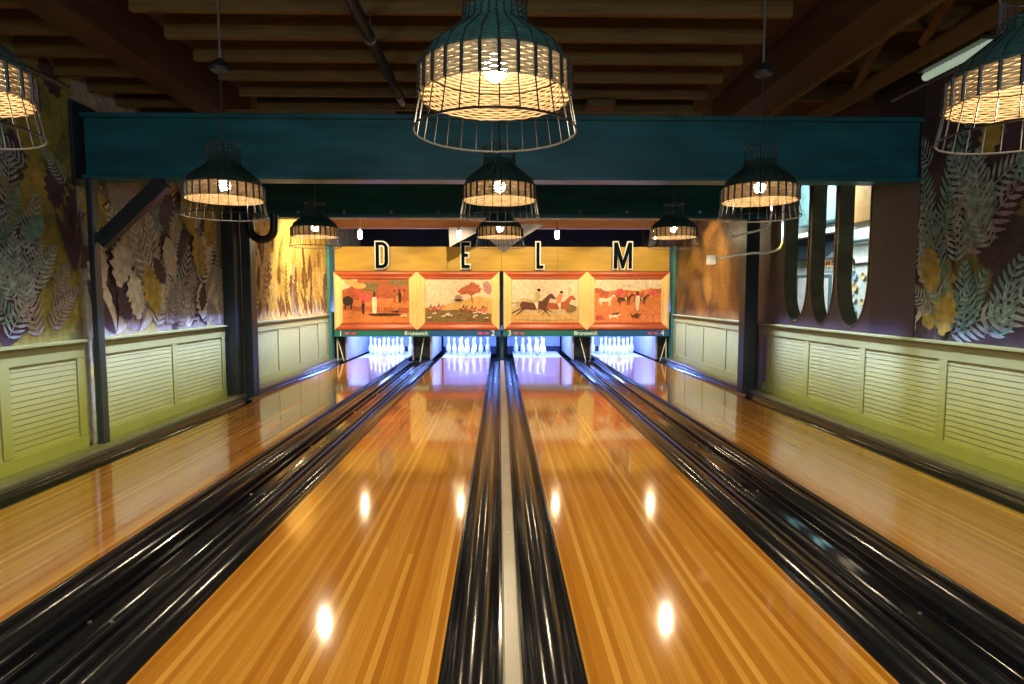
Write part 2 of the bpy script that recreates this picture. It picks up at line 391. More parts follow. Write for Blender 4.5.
# left wall, middle stretch
p = Paper(-1, Y_B1, Y_B2, 0.0, 3.32, 'paper_mixed')
for i in range(24): p.bushy(R_(5.2, 8), R_(0.95, 2.5), R_(0.8, 2.3), R_(0.25, 0.55), random.choice(['leaf_plum', 'leaf_cream', 'leaf_cream', 'leaf_ochre', 'leaf_mauve', 'leaf_cream']))
for u in (5.5, 5.85, 6.35, 6.8, 7.2, 7.5):
    p.layer()
    for a in (0.85, 1.2, 1.55, 1.95, 2.3): p.leaf(u, 0.98, a, R_(0.3, 0.6), 0.085, random.choice(['leaf_cream', 'leaf_cream', 'leaf_plum', 'leaf_mauve']), R_(-.4, .4))
for u, v, a in ((6.5, 1.1, 1.4), (6.6, 1.6, 1.8), (6.2, 1.9, 1.0), (6.45, 2.1, 1.6), (7.1, 1.0, 1.2), (6.9, 1.45, 2.0), (5.9, 1.3, 1.5), (7.5, 1.2, 1.6), (6.7, 1.0, 2.2)):
    p.fern(u, v, a, R_(0.45, 0.65), random.choice(['leaf_blue', 'leaf_cream', 'leaf_cream']), R_(-.5, .5))
for i in range(9): p.bushy(R_(5.4, 7.3), R_(1.2, 2.3), R_(0.9, 2.2), R_(0.3, 0.5), 'leaf_plum')
for i in range(20): p.fern(R_(5.7, 7.3), R_(1.0, 2.2), R_(0.9, 2.3), R_(0.45, 0.75), random.choice(['leaf_cream', 'leaf_cream', 'leaf_blue', 'leaf_mauve']), R_(-.6, .6))
for i in range(5): p.bushy(R_(5.5, 7.4), R_(1.0, 1.7), R_(1.0, 2.1), R_(0.35, 0.5), 'leaf_cream')
for u, v in ((7.1, 1.55), (7.25, 1.9), (6.15, 1.15), (6.9, 2.0)): p.bushy(u, v, R_(1.0, 2.2), 0.5, 'leaf_ochre')
for u, v in ((6.3, 1.45), (5.7, 1.1), (7.05, 1.15)): p.bushy(u, v, R_(1.0, 2.2), 0.3, 'leaf_plum')
p.done('wall_left_middle')
# left wall, far stretch: golden paper with straw plants
p = Paper(-1, Y_B2, 15.2, 0.0, 3.32, 'paper_gold')
for i in range(14): p.bushy(R_(8.2, 12.4), R_(0.95, 1.7), R_(1.0, 2.2), R_(0.4, 0.8), random.choice(['leaf_brown', 'leaf_straw', 'leaf_straw', 'leaf_brown']))
for i in range(15):
    u = 8.5+i*0.27; p.layer()
    for a in (1.0, 1.4, 1.8, 2.15): p.leaf(u, 0.98, a, R_(0.25, 0.6), 0.05, random.choice(['leaf_brown', 'leaf_brown', 'leaf_straw', 'leaf_mauve']), R_(-.3, .3))
for i in range(12): p.fern(8.6+i*0.32, R_(1.0, 1.7), R_(1.2, 1.9), R_(0.5, 0.9), random.choice(['leaf_straw', 'leaf_straw', 'leaf_ochre']), R_(-.4, .4), W=0.18)
for i in range(12): p.layer(); p.leaf(R_(8.4, 12.2), R_(1.2, 2.1), R_(1.2, 1.9), R_(0.25, 0.5), 0.045, 'leaf_brown')
p.done('wall_left_far')
# right wall, nearest stretch: dark ground with teal fern fans
p = Paper(1, -1.5, Y_B1, 0.0, 3.32, 'paper_dark')
for i in range(14): p.bushy(R_(3.3, 5.3), R_(1.0, 2.9), R_(0.7, 2.4), R_(0.3, 0.6), random.choice(['leaf_plum', 'leaf_ochre', 'leaf_plum']))
p.bushy(5.15, 1.0, 1.4, 0.7, 'leaf_cream'); p.bushy(5.25, 1.3, 1.9, 0.55, 'leaf_cream'); p.bushy(4.95, 1.05, 1.9, 0.6, 'leaf_ochre'); p.bushy(5.1, 1.15, 1.4, 0.4, 'leaf_plum')
for u, v, a, l in ((4.75, 1.05, 1.3, .6), (4.7, 1.0, 2.6, .62), (4.6, 1.0, 1.9, .55), (4.35, 1.02, 2.3, .7), (4.2, 1.0, 1.5, .6), (4.95, 1.55, 1.9, .6), (4.85, 1.6, 1.2, .65), (4.6, 1.65, 2.4, .7), (4.55, 1.6, 1.6, .6),
                   (5.0, 1.9, 1.4, .55), (4.8, 2.05, 2.0, .6), (4.5, 2.0, 2.5, .55), (4.0, 1.3, 2.2, .6), (3.9, 1.0, 1.8, .6), (5.15, 2.2, 1.5, .5), (4.9, 1.15, 0.9, .4)):
    p.fern(u, v, a, l, random.choice(['leaf_teal', 'leaf_blue', 'leaf_teal']) if v < 1.5 or v > 1.9 else random.choice(['leaf_mauve', 'leaf_teal']), R_(-.6, .6))
for i in range(16): p.fern(R_(4.1, 5.1), R_(1.0, 2.5), R_(0.7, 2.5), R_(0.4, 0.6), random.choice(['leaf_teal', 'leaf_blue', 'leaf_blue']), R_(-.6, .6))
p.layer(); p.bushy(4.75, 1.0, 1.8, 0.35, 'leaf_ochre'); p.bushy(4.85, 1.35, 1.3, 0.38, 'leaf_ochre')
for i in range(12): p.fern(R_(1.5, 3.8), R_(1.0, 2.4), R_(0.8, 2.4), R_(0.45, 0.65), random.choice(['leaf_blue', 'leaf_teal']), R_(-.6, .6))
p.done('wall_right')

# right wall, middle stretch with three tall rounded openings
_oy = lambda px: on_x(px, 280, WX).y
OPEN = [(_oy(868.5), _oy(836.5)), (_oy(834), _oy(810)), (_oy(807.5), _oy(784))]
ZB, ZT, EH = 0.995, 2.95, 0.52
outer = [(Y_B1, 0.0), (8.45, 0.0), (8.45, 3.32), (Y_B1, 3.32)]
holes = []
def capsule(a, b, grow=0.0):
    c, w = (a+b)/2, (b-a)/2+grow; lp = []
    for i in range(25):
        t = PI+PI*i/24; lp.append((c+w*math.cos(t), ZB+EH+(EH+grow)*math.sin(t)))
    for i in range(25):
        t = PI*i/24; lp.append((c+w*math.cos(t), ZT-EH+(EH+grow)*math.sin(t)))
    return lp
for a, b in OPEN: holes.append(capsule(a, b)[::-1])
me = flat_shape([outer]+holes, 0.15)
# local x -> world Y, local y -> world Z, local z -> world X
TO_YZ = Matrix(((0,0,1,0),(1,0,0,0),(0,1,0,0),(0,0,0,1)))
o = struct(mesh_obj('wall_right_middle', me, 'plum_wall', None, Matrix.Translation((WX+0.075, 0, 0)) @ TO_YZ))
bm = bmesh.new(); bx(bm, WX-0.012, WX-0.001, Y_B1+0.005, OPEN[0][0]-0.06, WT+0.002, 3.30)
struct(obj('trim_panel_right', bm, 'plum_dark'))
for k, (a, b) in enumerate(OPEN):       # bronze lining of each opening
    lp = capsule(a, b); bm = bmesh.new()
    inn = capsule(a, b, -0.014)
    for i in range(len(lp)):
        j = (i+1) % len(lp)
        (u0, v0), (u1, v1), (u2, v2), (u3, v3) = lp[i], lp[j], inn[i], inn[j]
        xa, xb = WX-0.006, WX+0.156
        q = [bm.verts.new(t) for t in ((xa,u0,v0),(xa,u1,v1),(xa,u3,v3),(xa,u2,v2),(xb,u0,v0),(xb,u1,v1),(xb,u3,v3),(xb,u2,v2))]
        bm.faces.new((q[0],q[1],q[2],q[3])); bm.faces.new((q[7],q[6],q[5],q[4])); bm.faces.new((q[3],q[2],q[6],q[7])); bm.faces.new((q[0],q[4],q[5],q[1]))
    bmesh.ops.remove_doubles(bm, verts=bm.verts[:], dist=0.0004)
    struct(obj('window_%d' % (k+1), bm, 'bronze_reveal', smooth=True))
# right wall, far stretch: dark ground with soft ochre blotches
p = Paper(1, 8.45, 15.2, 0.0, 3.32, 'wall_blotch')
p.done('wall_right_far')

# --- wainscot -----------------------------------------------------------------
def wainscot(name, side, y0, y1, stiles, sw=0.09):
    root = bpy.data.objects.new(name, None); C.objects.link(root); root.location = (side*WX, (y0+y1)/2, 0); struct(root)
    cy = (y0+y1)/2
    def pt(d0, d1): return (-side*d1, -side*d0) if side > 0 else (d0, d1)      # distance from wall into the room
    bm = bmesh.new()
    prof = [(0.002, WT-0.05), (0.035, WT-0.05), (0.04, WT-0.035), (0.055, WT-0.03), (0.068, WT-0.022), (0.068, WT-0.004), (0.062, WT), (0.002, WT)]
    extr(bm, [(-side*a, z) for a, z in prof], y0-cy, y1-cy)
    struct(obj('cap_rail', bm, 'wainscot_paint', root, bevel=0.002))
    bm = bmesh.new(); a, b = pt(0.002, 0.034)
    bx(bm, a, b, y0-cy, y1-cy, WT-0.15, WT-0.05); bx(bm, a, b, y0-cy, y1-cy, 0.0, 0.16)
    struct(obj('frame_rail', bm, 'wainscot_paint', root, bevel=0.003))
    for s in stiles:
        bm = bmesh.new(); a, b = pt(0.002, 0.036)
        s0, s1 = max(y0, s-sw/2), min(y1, s+sw/2)
        bx(bm, a, b, s0-cy, s1-cy, 0.16, WT-0.15)
        struct(obj('stile', bm, 'wainscot_paint', root, bevel=0.004))
    ss = sorted(stiles)
    for s, t in zip(ss, ss[1:]):
        bm = bmesh.new()
        u0, u1 = s+sw/2-cy, t-sw/2-cy
        a, b = pt(0.001, 0.010); bx(bm, a, b, u0, u1, 0.16, WT-0.15)
        n = 15; h = (WT-0.15-0.16)/n
        for k in range(n):
            z = 0.16+k*h
            # tilted louvre slat
            pr = [(0.010, z+h*0.98), (0.0205, z+h*1.0), (0.0240, z+h*0.10), (0.021, z+h*0.02)]
            extr(bm, [(-side*q, w) for q, w in pr], u0, u1)
        struct(obj('louvre_panel', bm, 'wainscot_panel', root))
    return root
wainscot('wainscot', -1, -1.2, 5.04, [-0.9, 0.1, 1.1, 2.15, 3.2, 4.22, 4.99])
wainscot('wainscot', -1, 5.19, 7.60, [5.24, 6.42, 7.54])
wainscot('wainscot', -1, 8.0, 12.15, [8.35, 9.45, 10.45, 11.5, 12.1])
wainscot('wainscot', 1, -1.2, 8.0, [-0.6, 0.45, 1.5, 2.55, 3.62, 4.7, 5.77, 6.83, 7.83])
wainscot('wainscot', 1, 8.25, 12.15, [8.3, 9.35, 10.4, 11.4, 12.1])

# teal end posts beside the masks
sbox('trim_1', -WX+0.001, -3.46, 12.17, 12.45, 0.0, 2.34, 'teal_trim', 0.004)
sbox('trim_2', 3.47, WX-0.001, 12.17, 12.45, 0.0, 2.34, 'teal_trim', 0.004)

# ------------------------------------------------------------------ steel frame
def ibeam(name, y, w, z0, z1, x0, x1, m, ft=0.035, wt=0.03):
    bm = bmesh.new()
    pr = [(-w/2, z0), (w/2, z0), (w/2, z0+ft), (wt/2, z0+ft), (wt/2, z1-ft), (w/2, z1-ft), (w/2, z1), (-w/2, z1), (-w/2, z1-ft), (-wt/2, z1-ft), (-wt/2, z0+ft), (-w/2, z0+ft)]
    rows = [[bm.verts.new((x, y+a, z)) for a, z in pr] for x in (x0, x1)]
    n = len(pr)
    for i in range(n): bm.faces.new((rows[0][i], rows[0][(i+1) % n], rows[1][(i+1) % n], rows[1][i]))
    bm.faces.new(rows[0]); bm.faces.new(rows[1][::-1])
    return struct(obj(name, bm, m, bevel=0.004))
ibeam('steel_beam', Y_B1+0.10, 0.20, 2.280, 2.812, -WX+0.055, WX-0.005, 'teal_steel', wt=0.10)
b2 = ibeam('steel_beam', Y_B2+0.12, 0.22, 2.345, 2.95, -WX+0.02, WX-0.02, 'teal_steel', wt=0.14)
for px in (298, 344, 391, 438, 580, 627, 700):
    c = on_y(px, 212, Y_B2+0.05); bm = bmesh.new(); 
    lathe(bm, [(0, .02), (.012, .018), (.02, .010), (.022, 0), (0, 0)], 10); bmesh.ops.rotate(bm, verts=bm.verts[:], matrix=Matrix.Rotation(PI/2, 3, 'X'))
    bmesh.ops.translate(bm, verts=bm.verts[:], vec=c)
    o = obj('bolt', bm, 'steel_bolt', b2, smooth=True)
# end plate of the first beam on the left
sbox('beam_plate', -WX+0.002, -3.50, 5.04, 5.34, 2.22, 2.90, 'dark_steel', 0.004)
# slim post under first beam, left
def post(name, x0, x1, y0, y1, z1, m='post_steel'):
    return sbox(name, x0, x1, y0, y1, 0.0, z1, m, 0.006)
post('column', on_y(91, 300, 5.08).x, on_y(97, 300, 5.08).x, 5.08, on_x(103.5, 300, on_y(97, 300, 5.08).x).y, 2.285)
xa = on_y(235.5, 300, 7.64).x; post('column', -3.525, xa, 7.64, on_x(242, 300, xa).y, 2.36)
xa = on_y(251.5, 300, 7.84).x; post('column', on_y(242, 300, 7.84).x, xa, 7.84, on_x(257, 300, xa).y, 2.345)
post('column', 3.25, 3.43, 8.02, 8.21, 2.345)
# knee brace
a = on_y(101, 243, 5.13); b = on_y(164, 182, 5.13)
bm = bmesh.new(); d = (b-a).normalized(); nn = Vector((d.z, 0, -d.x))*0.062
for s0, s1 in ((5.09, 5.17),):
    v = [bm.verts.new((q.x, yy, q.z)) for yy in (s0, s1) for q in (a+nn, b+nn, b-nn, a-nn)]
    for f in ((0,1,2,3),(7,6,5,4),(0,4,5,1),(1,5,6,2),(2,6,7,3),(3,7,4,0)): bm.faces.new([v[i] for i in f])
struct(obj('beam_brace', bm, 'post_steel', bevel=0.006))
# black hose bend on the left column
bm = bmesh.new(); pts = []
c = on_y(262, 229, 7.80)
for i in range(15):
    t = PI+PI*i/14*1.05; pts.append((c.x+0.155*math.cos(t), 7.80, c.z+0.02+0.155*math.sin(t)))
pts = [(pts[0][0], 7.80, 2.36)] + pts + [(pts[-1][0]+0.01, 7.80, 2.36)]
tube(bm, pts, 0.05, 12)
tag(obj('hose', bm, 'pipe_black', smooth=True), 'black hose bent in a U beside the left columns below the rear beam', 'hose')

# ------------------------------------------------------------------ ceiling timbers
ys = [2.63+0.38*k for k in range(10)]
for y in ys:
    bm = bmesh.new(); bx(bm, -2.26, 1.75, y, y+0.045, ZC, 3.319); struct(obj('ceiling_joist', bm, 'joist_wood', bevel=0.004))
for y in ys:
    bm = bmesh.new(); bx(bm, -WX, -2.82, y, y+0.045, ZC+0.02, 3.319); struct(obj('ceiling_joist', bm, 'joist_wood', bevel=0.004))
for y in ys[::2]:
    bm = bmesh.new(); bx(bm, 2.46, 3.50, y+0.1, y+0.145, ZC+0.14, 3.319); struct(obj('ceiling_joist', bm, 'joist_wood', bevel=0.004))
sbox('ceiling_girder', -2.80, -2.56, -1.5, 6.3, ZC-0.04, 3.319, 'girder_wood', 0.006)
sbox('ceiling_girder', 2.14, 2.42, -1.5, 6.3, ZC-0.02, 3.319, 'girder_wood', 0.006)
sbox('ceiling_girder', 2.43, 2.47, 1.5, 6.3, ZC-0.05, ZC+0.06, 'joist_wood', 0.004)
sbox('ceiling_girder', 3.02, 3.07, 1.5, 6.3, ZC-0.02, ZC+0.10, 'joist_wood', 0.004)
for (x0, y0, x1, y1, z) in ((2.5, 3.2, 3.0, 4.4, 3.16), (2.52, 4.0, 3.0, 5.2, 3.12), (3.1, 3.0, 3.45, 4.1, 3.15)):
    bm = bmesh.new(); tube(bm, [(x0, y0, z), (x1, y1, z-0.03)], 0.035, 4); struct(obj('ceiling_brace', bm, 'joist_wood'))
# short timber block seen between joists on the right, small hanging block
bm = bmesh.new(); bx(bm, 0.72, 0.96, 5.32, 5.60, 2.955, 3.018); struct(obj('ceiling_block', bm, 'joist_wood', bevel=0.004))
# ledge timber on the beam
sbox('trim_3', -2.30, -0.90, 5.10, 5.16, 2.813, 2.845, 'joist_wood', 0.003)
sbox('trim_4', 0.30, 1.65, 5.10, 5.16, 2.813, 2.845, 'joist_wood', 0.003)
# sprinkler pipe
t = thing('sprinkler_pipe', 'black sprinkler pipe running under the ceiling joists towards the beam', 'pipe', (-0.86, 3.0, 2.94))
bm = bmesh.new(); tube(bm, [(0, -3.5, 0), (0, 2.2, 0)], 0.036, 12); obj('pipe', bm, 'pipe_black', t, smooth=True)
for y, m in ((0.95, 'grey_metal'), (2.0, 'pipe_black')):
    bm = bmesh.new(); tube(bm, [(0, y-0.014, 0), (0, y+0.014, 0)], 0.043, 14); obj('collar', bm, m, t, smooth=True)
for y in (0.95, 2.0):
    bm = bmesh.new(); tube(bm, [(0, y, 0.03), (0, y, 0.30)], 0.006, 6); obj('hanger_rod', bm, 'grey_metal', t)
bm = bmesh.new(); tube(bm, [(-3.507, -1.5, 2.98), (-3.507, 5.02, 2.98)], 0.022, 10)
tag(obj('conduit', bm, 'grey_metal', smooth=True), 'grey conduit running high along the left wall under the ceiling', 'conduit')
qa, qb = on_x(991, 43, 3.30), on_x(925, 78, 3.30)
t = thing('ribbed_tube', 'pale glowing ribbed tube high on the right under the ceiling', 'strip light', (3.30, (qa.y+qb.y)/2, (qa.z+qb.z)/2)); hl = (qb.y-qa.y)/2
bm = bmesh.new(); bx(bm, -0.07, 0.07, -hl, hl, 0.03, 0.06); obj('housing', bm, 'grey_metal', t, bevel=0.004)
bm = bmesh.new(); tube(bm, [(0, -hl+2*hl*k/30, 0) for k in range(31)], [0.032 if k % 2 else 0.028 for k in range(31)], 12); obj('ribs', bm, 'tube_glow', t)  # ribbed tube; its brightness is put in by a glowing material
bm = bmesh.new(); tube(bm, [(0, -hl*0.6, 0.06), (0, -hl*0.6, 3.319-(qa.z+qb.z)/2)], 0.006, 6); obj('hanger', bm, 'wire_black', t)
bm = bmesh.new(); tube(bm, [(3.22, 2.6, 2.93), (3.22, 5.06, 2.93)], 0.012, 8)
tag(obj('conduit', bm, 'grey_metal', smooth=True), 'thin grey conduit beside the glowing ribbed tube at upper right', 'conduit')

# ------------------------------------------------------------------ lanes, gutters, capping
def lane_label(i): return ('leftmost lane against the left wainscot, below number 1', 'left-centre lane ending under number 2',
                           'right-centre lane ending under number 3', 'rightmost lane against the right wainscot, below number 4')[i]
for i, (a, b) in enumerate(LANES):
    t = thing('bowling_lane', 'glossy orange board bowling lane, ' + lane_label(i), 'bowling lane', ((a+b)/2, Y0, -0.05), 'bowling lanes')
    w = (b-a)/2
    bm = bmesh.new(); bx(bm, -w, w, 0, 12.35-Y0, 0, 0.05); obj('lane_surface', bm, 'lane_boards', t)
    bm = bmesh.new(); bx(bm, -w, w, 12.352-Y0, 12.95-Y0, 0, 0.05); obj('lane_surface', bm, 'lane_boards', t)
    bm = bmesh.new(); bx(bm, -w, w, 12.952-Y0, YEND-Y0, 0, 0.05); obj('pin_deck', bm, 'pin_deck', t)
    bm = bmesh.new(); bx(bm, -w, w, YEND+0.002-Y0, YEND+0.25-Y0, 0, 0.045); o = obj('tail_plank', bm, 'pin_deck', t); o['label'] = 'pale tail plank'
def gutter(a, b, label):
    """semi-round channel between x=a and x=b"""
    bm = bmesh.new(); c, r = (a+b)/2, (b-a)/2-0.016
    pr = [(a+0.001, 0.004), (a+0.012, 0.004)]
    for k in range(13):
        t = PI+PI*k/12; pr.append((c+r*math.cos(t), 0.0+0.085*math.sin(t)))
    pr += [(b-0.012, 0.004), (b-0.001, 0.004), (b-0.001, -0.12), (a+0.001, -0.12)]
    extr(bm, pr, Y0, 12.9)
    return tag(obj('gutter', bm, 'gutter_black', smooth=True), label, 'gutter', 'lane gutters')
gutter(-3.345, -3.11, 'black gutter channel between the leftmost lane and the left wall rail')
gutter(-2.05, -1.815, 'black gutter channel along the right edge of the leftmost lane')
gutter(-1.545, -1.31, 'black gutter channel along the left edge of the lane under number 2')
gutter(-0.255, -0.036, 'black gutter channel just left of the beige centre strip')
gutter(0.036, 0.255, 'black gutter channel just right of the beige centre strip')
gutter(1.31, 1.545, 'black gutter channel along the right edge of the lane under number 3')
gutter(1.815, 2.05, 'black gutter channel along the left edge of the rightmost lane')
gutter(3.11, 3.345, 'black gutter channel between the rightmost lane and the right wall rail')
# centre strip
t = thing('capping_strip', 'beige centre strip between the two middle gutters', 'capping strip', (0, Y0, 0))
bm = bmesh.new(); extr(bm, [(-0.034, -0.10), (0.034, -0.10), (0.034, 0.012), (0.026, 0.02), (-0.026, 0.02), (-0.034, 0.012)], 0, 12.15-Y0)
obj('strip', bm, 'cap_beige', t)
for y in (3.2, 4.6, 7.2):
    bm = bmesh.new(); lathe(bm, [(0.009, 0), (0.009, 0.003), (0, 0.004)], 10, (0, y-Y0, 0.02)); obj('screw_head', bm, 'steel_bolt', t)
# ball return covers between paired lanes
for s in (-1, 1):
    t = thing('ball_return_cover', 'black ridged ball return cover between the two %s lanes' % ('left' if s < 0 else 'right'), 'ball return cover', (s*1.68, Y0, 0), 'ball return covers')
    bm = bmesh.new()
    pr = [(-0.133, -0.11), (0.133, -0.11), (0.133, 0.022), (0.122, 0.030), (0.110, 0.024), (0.100, -0.022), (0.030, -0.024), (0.026, -0.016),
          (-0.026, -0.016), (-0.030, -0.024), (-0.100, -0.022), (-0.110, 0.024), (-0.122, 0.030), (-0.133, 0.022)]
    extr(bm, pr, 0, 12.28-Y0); obj('cover', bm, 'gloss_black', t, bevel=0.003)
    for x in (-0.065,):
        bm = bmesh.new(); tube(bm, [(x, 0.2, -0.012), (x, 12.2-Y0, -0.012)], 0.010, 8); obj('rail', bm, 'gloss_black', t, smooth=True)
    for y in (2.4, 4.0, 5.3, 6.9, 8.2):
        for x in (-0.045, 0.045):
            bm = bmesh.new(); lathe(bm, [(0.008, 0), (0.008, 0.004), (0, 0.006)], 10, (x, y-Y0, -0.0225)); obj('screw_head', bm, 'steel_bolt', t)
# outer rails
for s in (-1, 1):
    bm = bmesh.new()
    pr = [(s*3.347, -0.12), (s*3.347, 0.03)]
    for k in range(9):
        q = PI-PI*k/8*0.5; pr.append((s*(3.40+0.05*math.cos(q)), 0.03+0.035*math.sin(q)))
    pr += [(s*3.475, 0.062), (s*3.492, 0.05), (s*3.492, -0.12)]
    extr(bm, pr, Y0, 12.2)
    tag(obj('lane_rail', bm, 'rail_grey', smooth=True), 'dark rounded lane edge rail along foot of the %s wainscot' % ('left' if s < 0 else 'right'), 'rail', 'outer lane rails')
    sbox('baseboard_' + ('left' if s < 0 else 'right'), min(s*3.497, s*3.529), max(s*3.497, s*3.529), Y0, 12.1, -0.19, -0.001, 'black_matte')

# ------------------------------------------------------------------ pins
PP = [(.0255, 0), (.0290, .003), (.0359, .019), (.0496, .057), (.0573, .086), (.0605, .114), (.058, .149), (.047, .184), (.0314, .219), (.025, .238), (.0228, .254), (.0237, .276),
      (.0266, .298), (.0306, .321), (.0323, .343), (.0300, .361), (.0230, .374), (.012, .380), (0, .381)]
PINPOS = [(0, 0, 'front head'), (-1, 1, 'second row left'), (1, 1, 'second row right'), (-2, 2, 'third row left'), (0, 2, 'third row middle'), (2, 2, 'third row right'),
          (-3, 3, 'back row far left'), (-1, 3, 'back row inner left'), (1, 3, 'back row inner right'), (3, 3, 'back row far right')]
proto = None
for i, (a, b) in enumerate(LANES):
    c = (a+b)/2
    for k, (dx, row, wd) in enumerate(PINPOS):
        if i == 2 and k in (5, 9): continue
        loc = (c+dx*0.1524, 13.15+row*0.264, 0.0005)
        lab = '%s white bowling pin on the %s lane' % (wd.replace('front head', 'front').replace('second row', 'second-row').replace('third row', 'third-row').replace('back row', 'back-row'), ('leftmost', 'left-centre', 'right-centre', 'rightmost')[i])
        if proto is None:
            bm = bmesh.new(); lathe(bm, [(0, 0)]+PP, 20); proto = obj('bowling_pin', bm, 'pin_white', smooth=True); proto.location = loc
            tag(proto, lab, 'bowling pin', 'pins on lane number 1')
        else:
            o = proto.copy(); C.objects.link(o); o.location = loc; o['label'] = lab; o['group'] = 'pins on lane number %d' % (i+1)

# ------------------------------------------------------------------ pit: kickbacks, dividers, curtains
sbox('trim_5', -WX, WX, 14.9, 14.94, -0.2, 1.2, 'black_matte')
for i, (a, b) in enumerate(LANES):
    t = thing('pit_curtain', 'pale blue pit curtain with dark cushion behind the pins under number %d' % (i+1), 'pit curtain', ((a+b)/2, 14.70, -0.1), 'pit curtains')
    bm = bmesh.new(); n = 24; w = (b-a)/2+0.12
    rows = []
    for z in (0.2, 1.0):
        rows.append([bm.verts.new((-w+2*w*k/n, 0.012*math.sin(k*1.7), z)) for k in range(n+1)])
    back = []
    for z in (0.2, 1.0):
        back.append([bm.verts.new((-w+2*w*k/n, 0.02+0.012*math.sin(k*1.7), z)) for k in range(n+1)])
    for k in range(n):
        bm.faces.new((rows[0][k], rows[0][k+1], rows[1][k+1], rows[1][k])); bm.faces.new((back[1][k], back[1][k+1], back[0][k+1], back[0][k]))
        bm.faces.new((rows[0][k+1], rows[0][k], back[0][k], back[0][k+1])); bm.faces.new((rows[1][k], rows[1][k+1], back[1][k+1], back[1][k]))
    obj('curtain', bm, 'pit_curtain', t, smooth=True)
    bm = bmesh.new(); bx(bm, -w, w, 0.02, 0.12, 0.0, 0.19); o = obj('cushion', bm, 'pit_cushion', t, bevel=0.01); o['label'] = 'dark blue cushion'
KB = [(-3.215, 'left of the leftmost pins'), (-1.845, 'right of the leftmost pins'), (-1.475, 'left of the pins under number 2'), (1.475, 'right of the pins under number 3'), (1.845, 'left of the rightmost pins'), (3.215, 'right of the rightmost pins')]
for x, w in KB:
    bm = bmesh.new()
    s = 1 if x < 0 else -1
    bx(bm, x-0.012, x+0.012, 12.42, 14.6, 0.006, 0.95)
    if abs(x) != 1.845: bx(bm, x-0.016, x+0.020, 12.40, 12.60, 0.006, 0.95); 
    tag(obj('kickback_plate', bm, 'kick_white', bevel=0.003), 'pale kickback plate %s' % w, 'kickback plate', 'kickback plates')
# dark fronts between lanes and at the ends
for x0, x1, w in ((-3.45, -3.235, 'far left of the pins'), (-1.825, -1.50, 'between the two left pin sets'), (1.50, 1.825, 'between the two right pin sets'), (3.235, 3.46, 'far right of the pins')):
    bm = bmesh.new(); bx(bm, x0, x1, 12.50, 12.54, 0.035, 1.0)
    bx(bm, x0+0.03, x1-0.03, 12.485, 12.50, 0.06, 0.3)
    tag(obj('division_panel', bm, 'kick_dark', bevel=0.004), 'dark panel %s, below the pictures' % w, 'panel', 'division panels')
bm = bmesh.new(); bx(bm, -0.028, 0.028, 12.43, 14.6, 0.022, 0.62)
tag(obj('division_panel', bm, 'divider_teal', bevel=0.004), 'thin teal divider between the two middle pin sets', 'panel', 'division panels')
# white V rods
def rods(px, pts, w):
    t = thing('support_rod', 'thin white support rod %s' % w, 'support rod', on_y(px, 362, 12.40), 'white support rods')
    bm = bmesh.new(); lo = t.location
    for a, b in pts:
        tube(bm, [on_y(a[0], a[1], 12.40)-lo, on_y(b[0], b[1], 12.40)-lo], 0.011, 6)
    obj('rod', bm, 'white_metal', t)
rods(340, (((337, 338), (338, 360)), ((338, 340), (344, 361))), 'left of the leftmost pins')
rods(423, (((424, 338), (420, 362)),), 'between pins under numbers 1 and 2')
rods(583, (((580, 338), (586, 362)),), 'between pins under numbers 3 and 4')
rods(664, (((666, 338), (666, 360)), ((666, 340), (660, 361))), 'right of the rightmost pins')

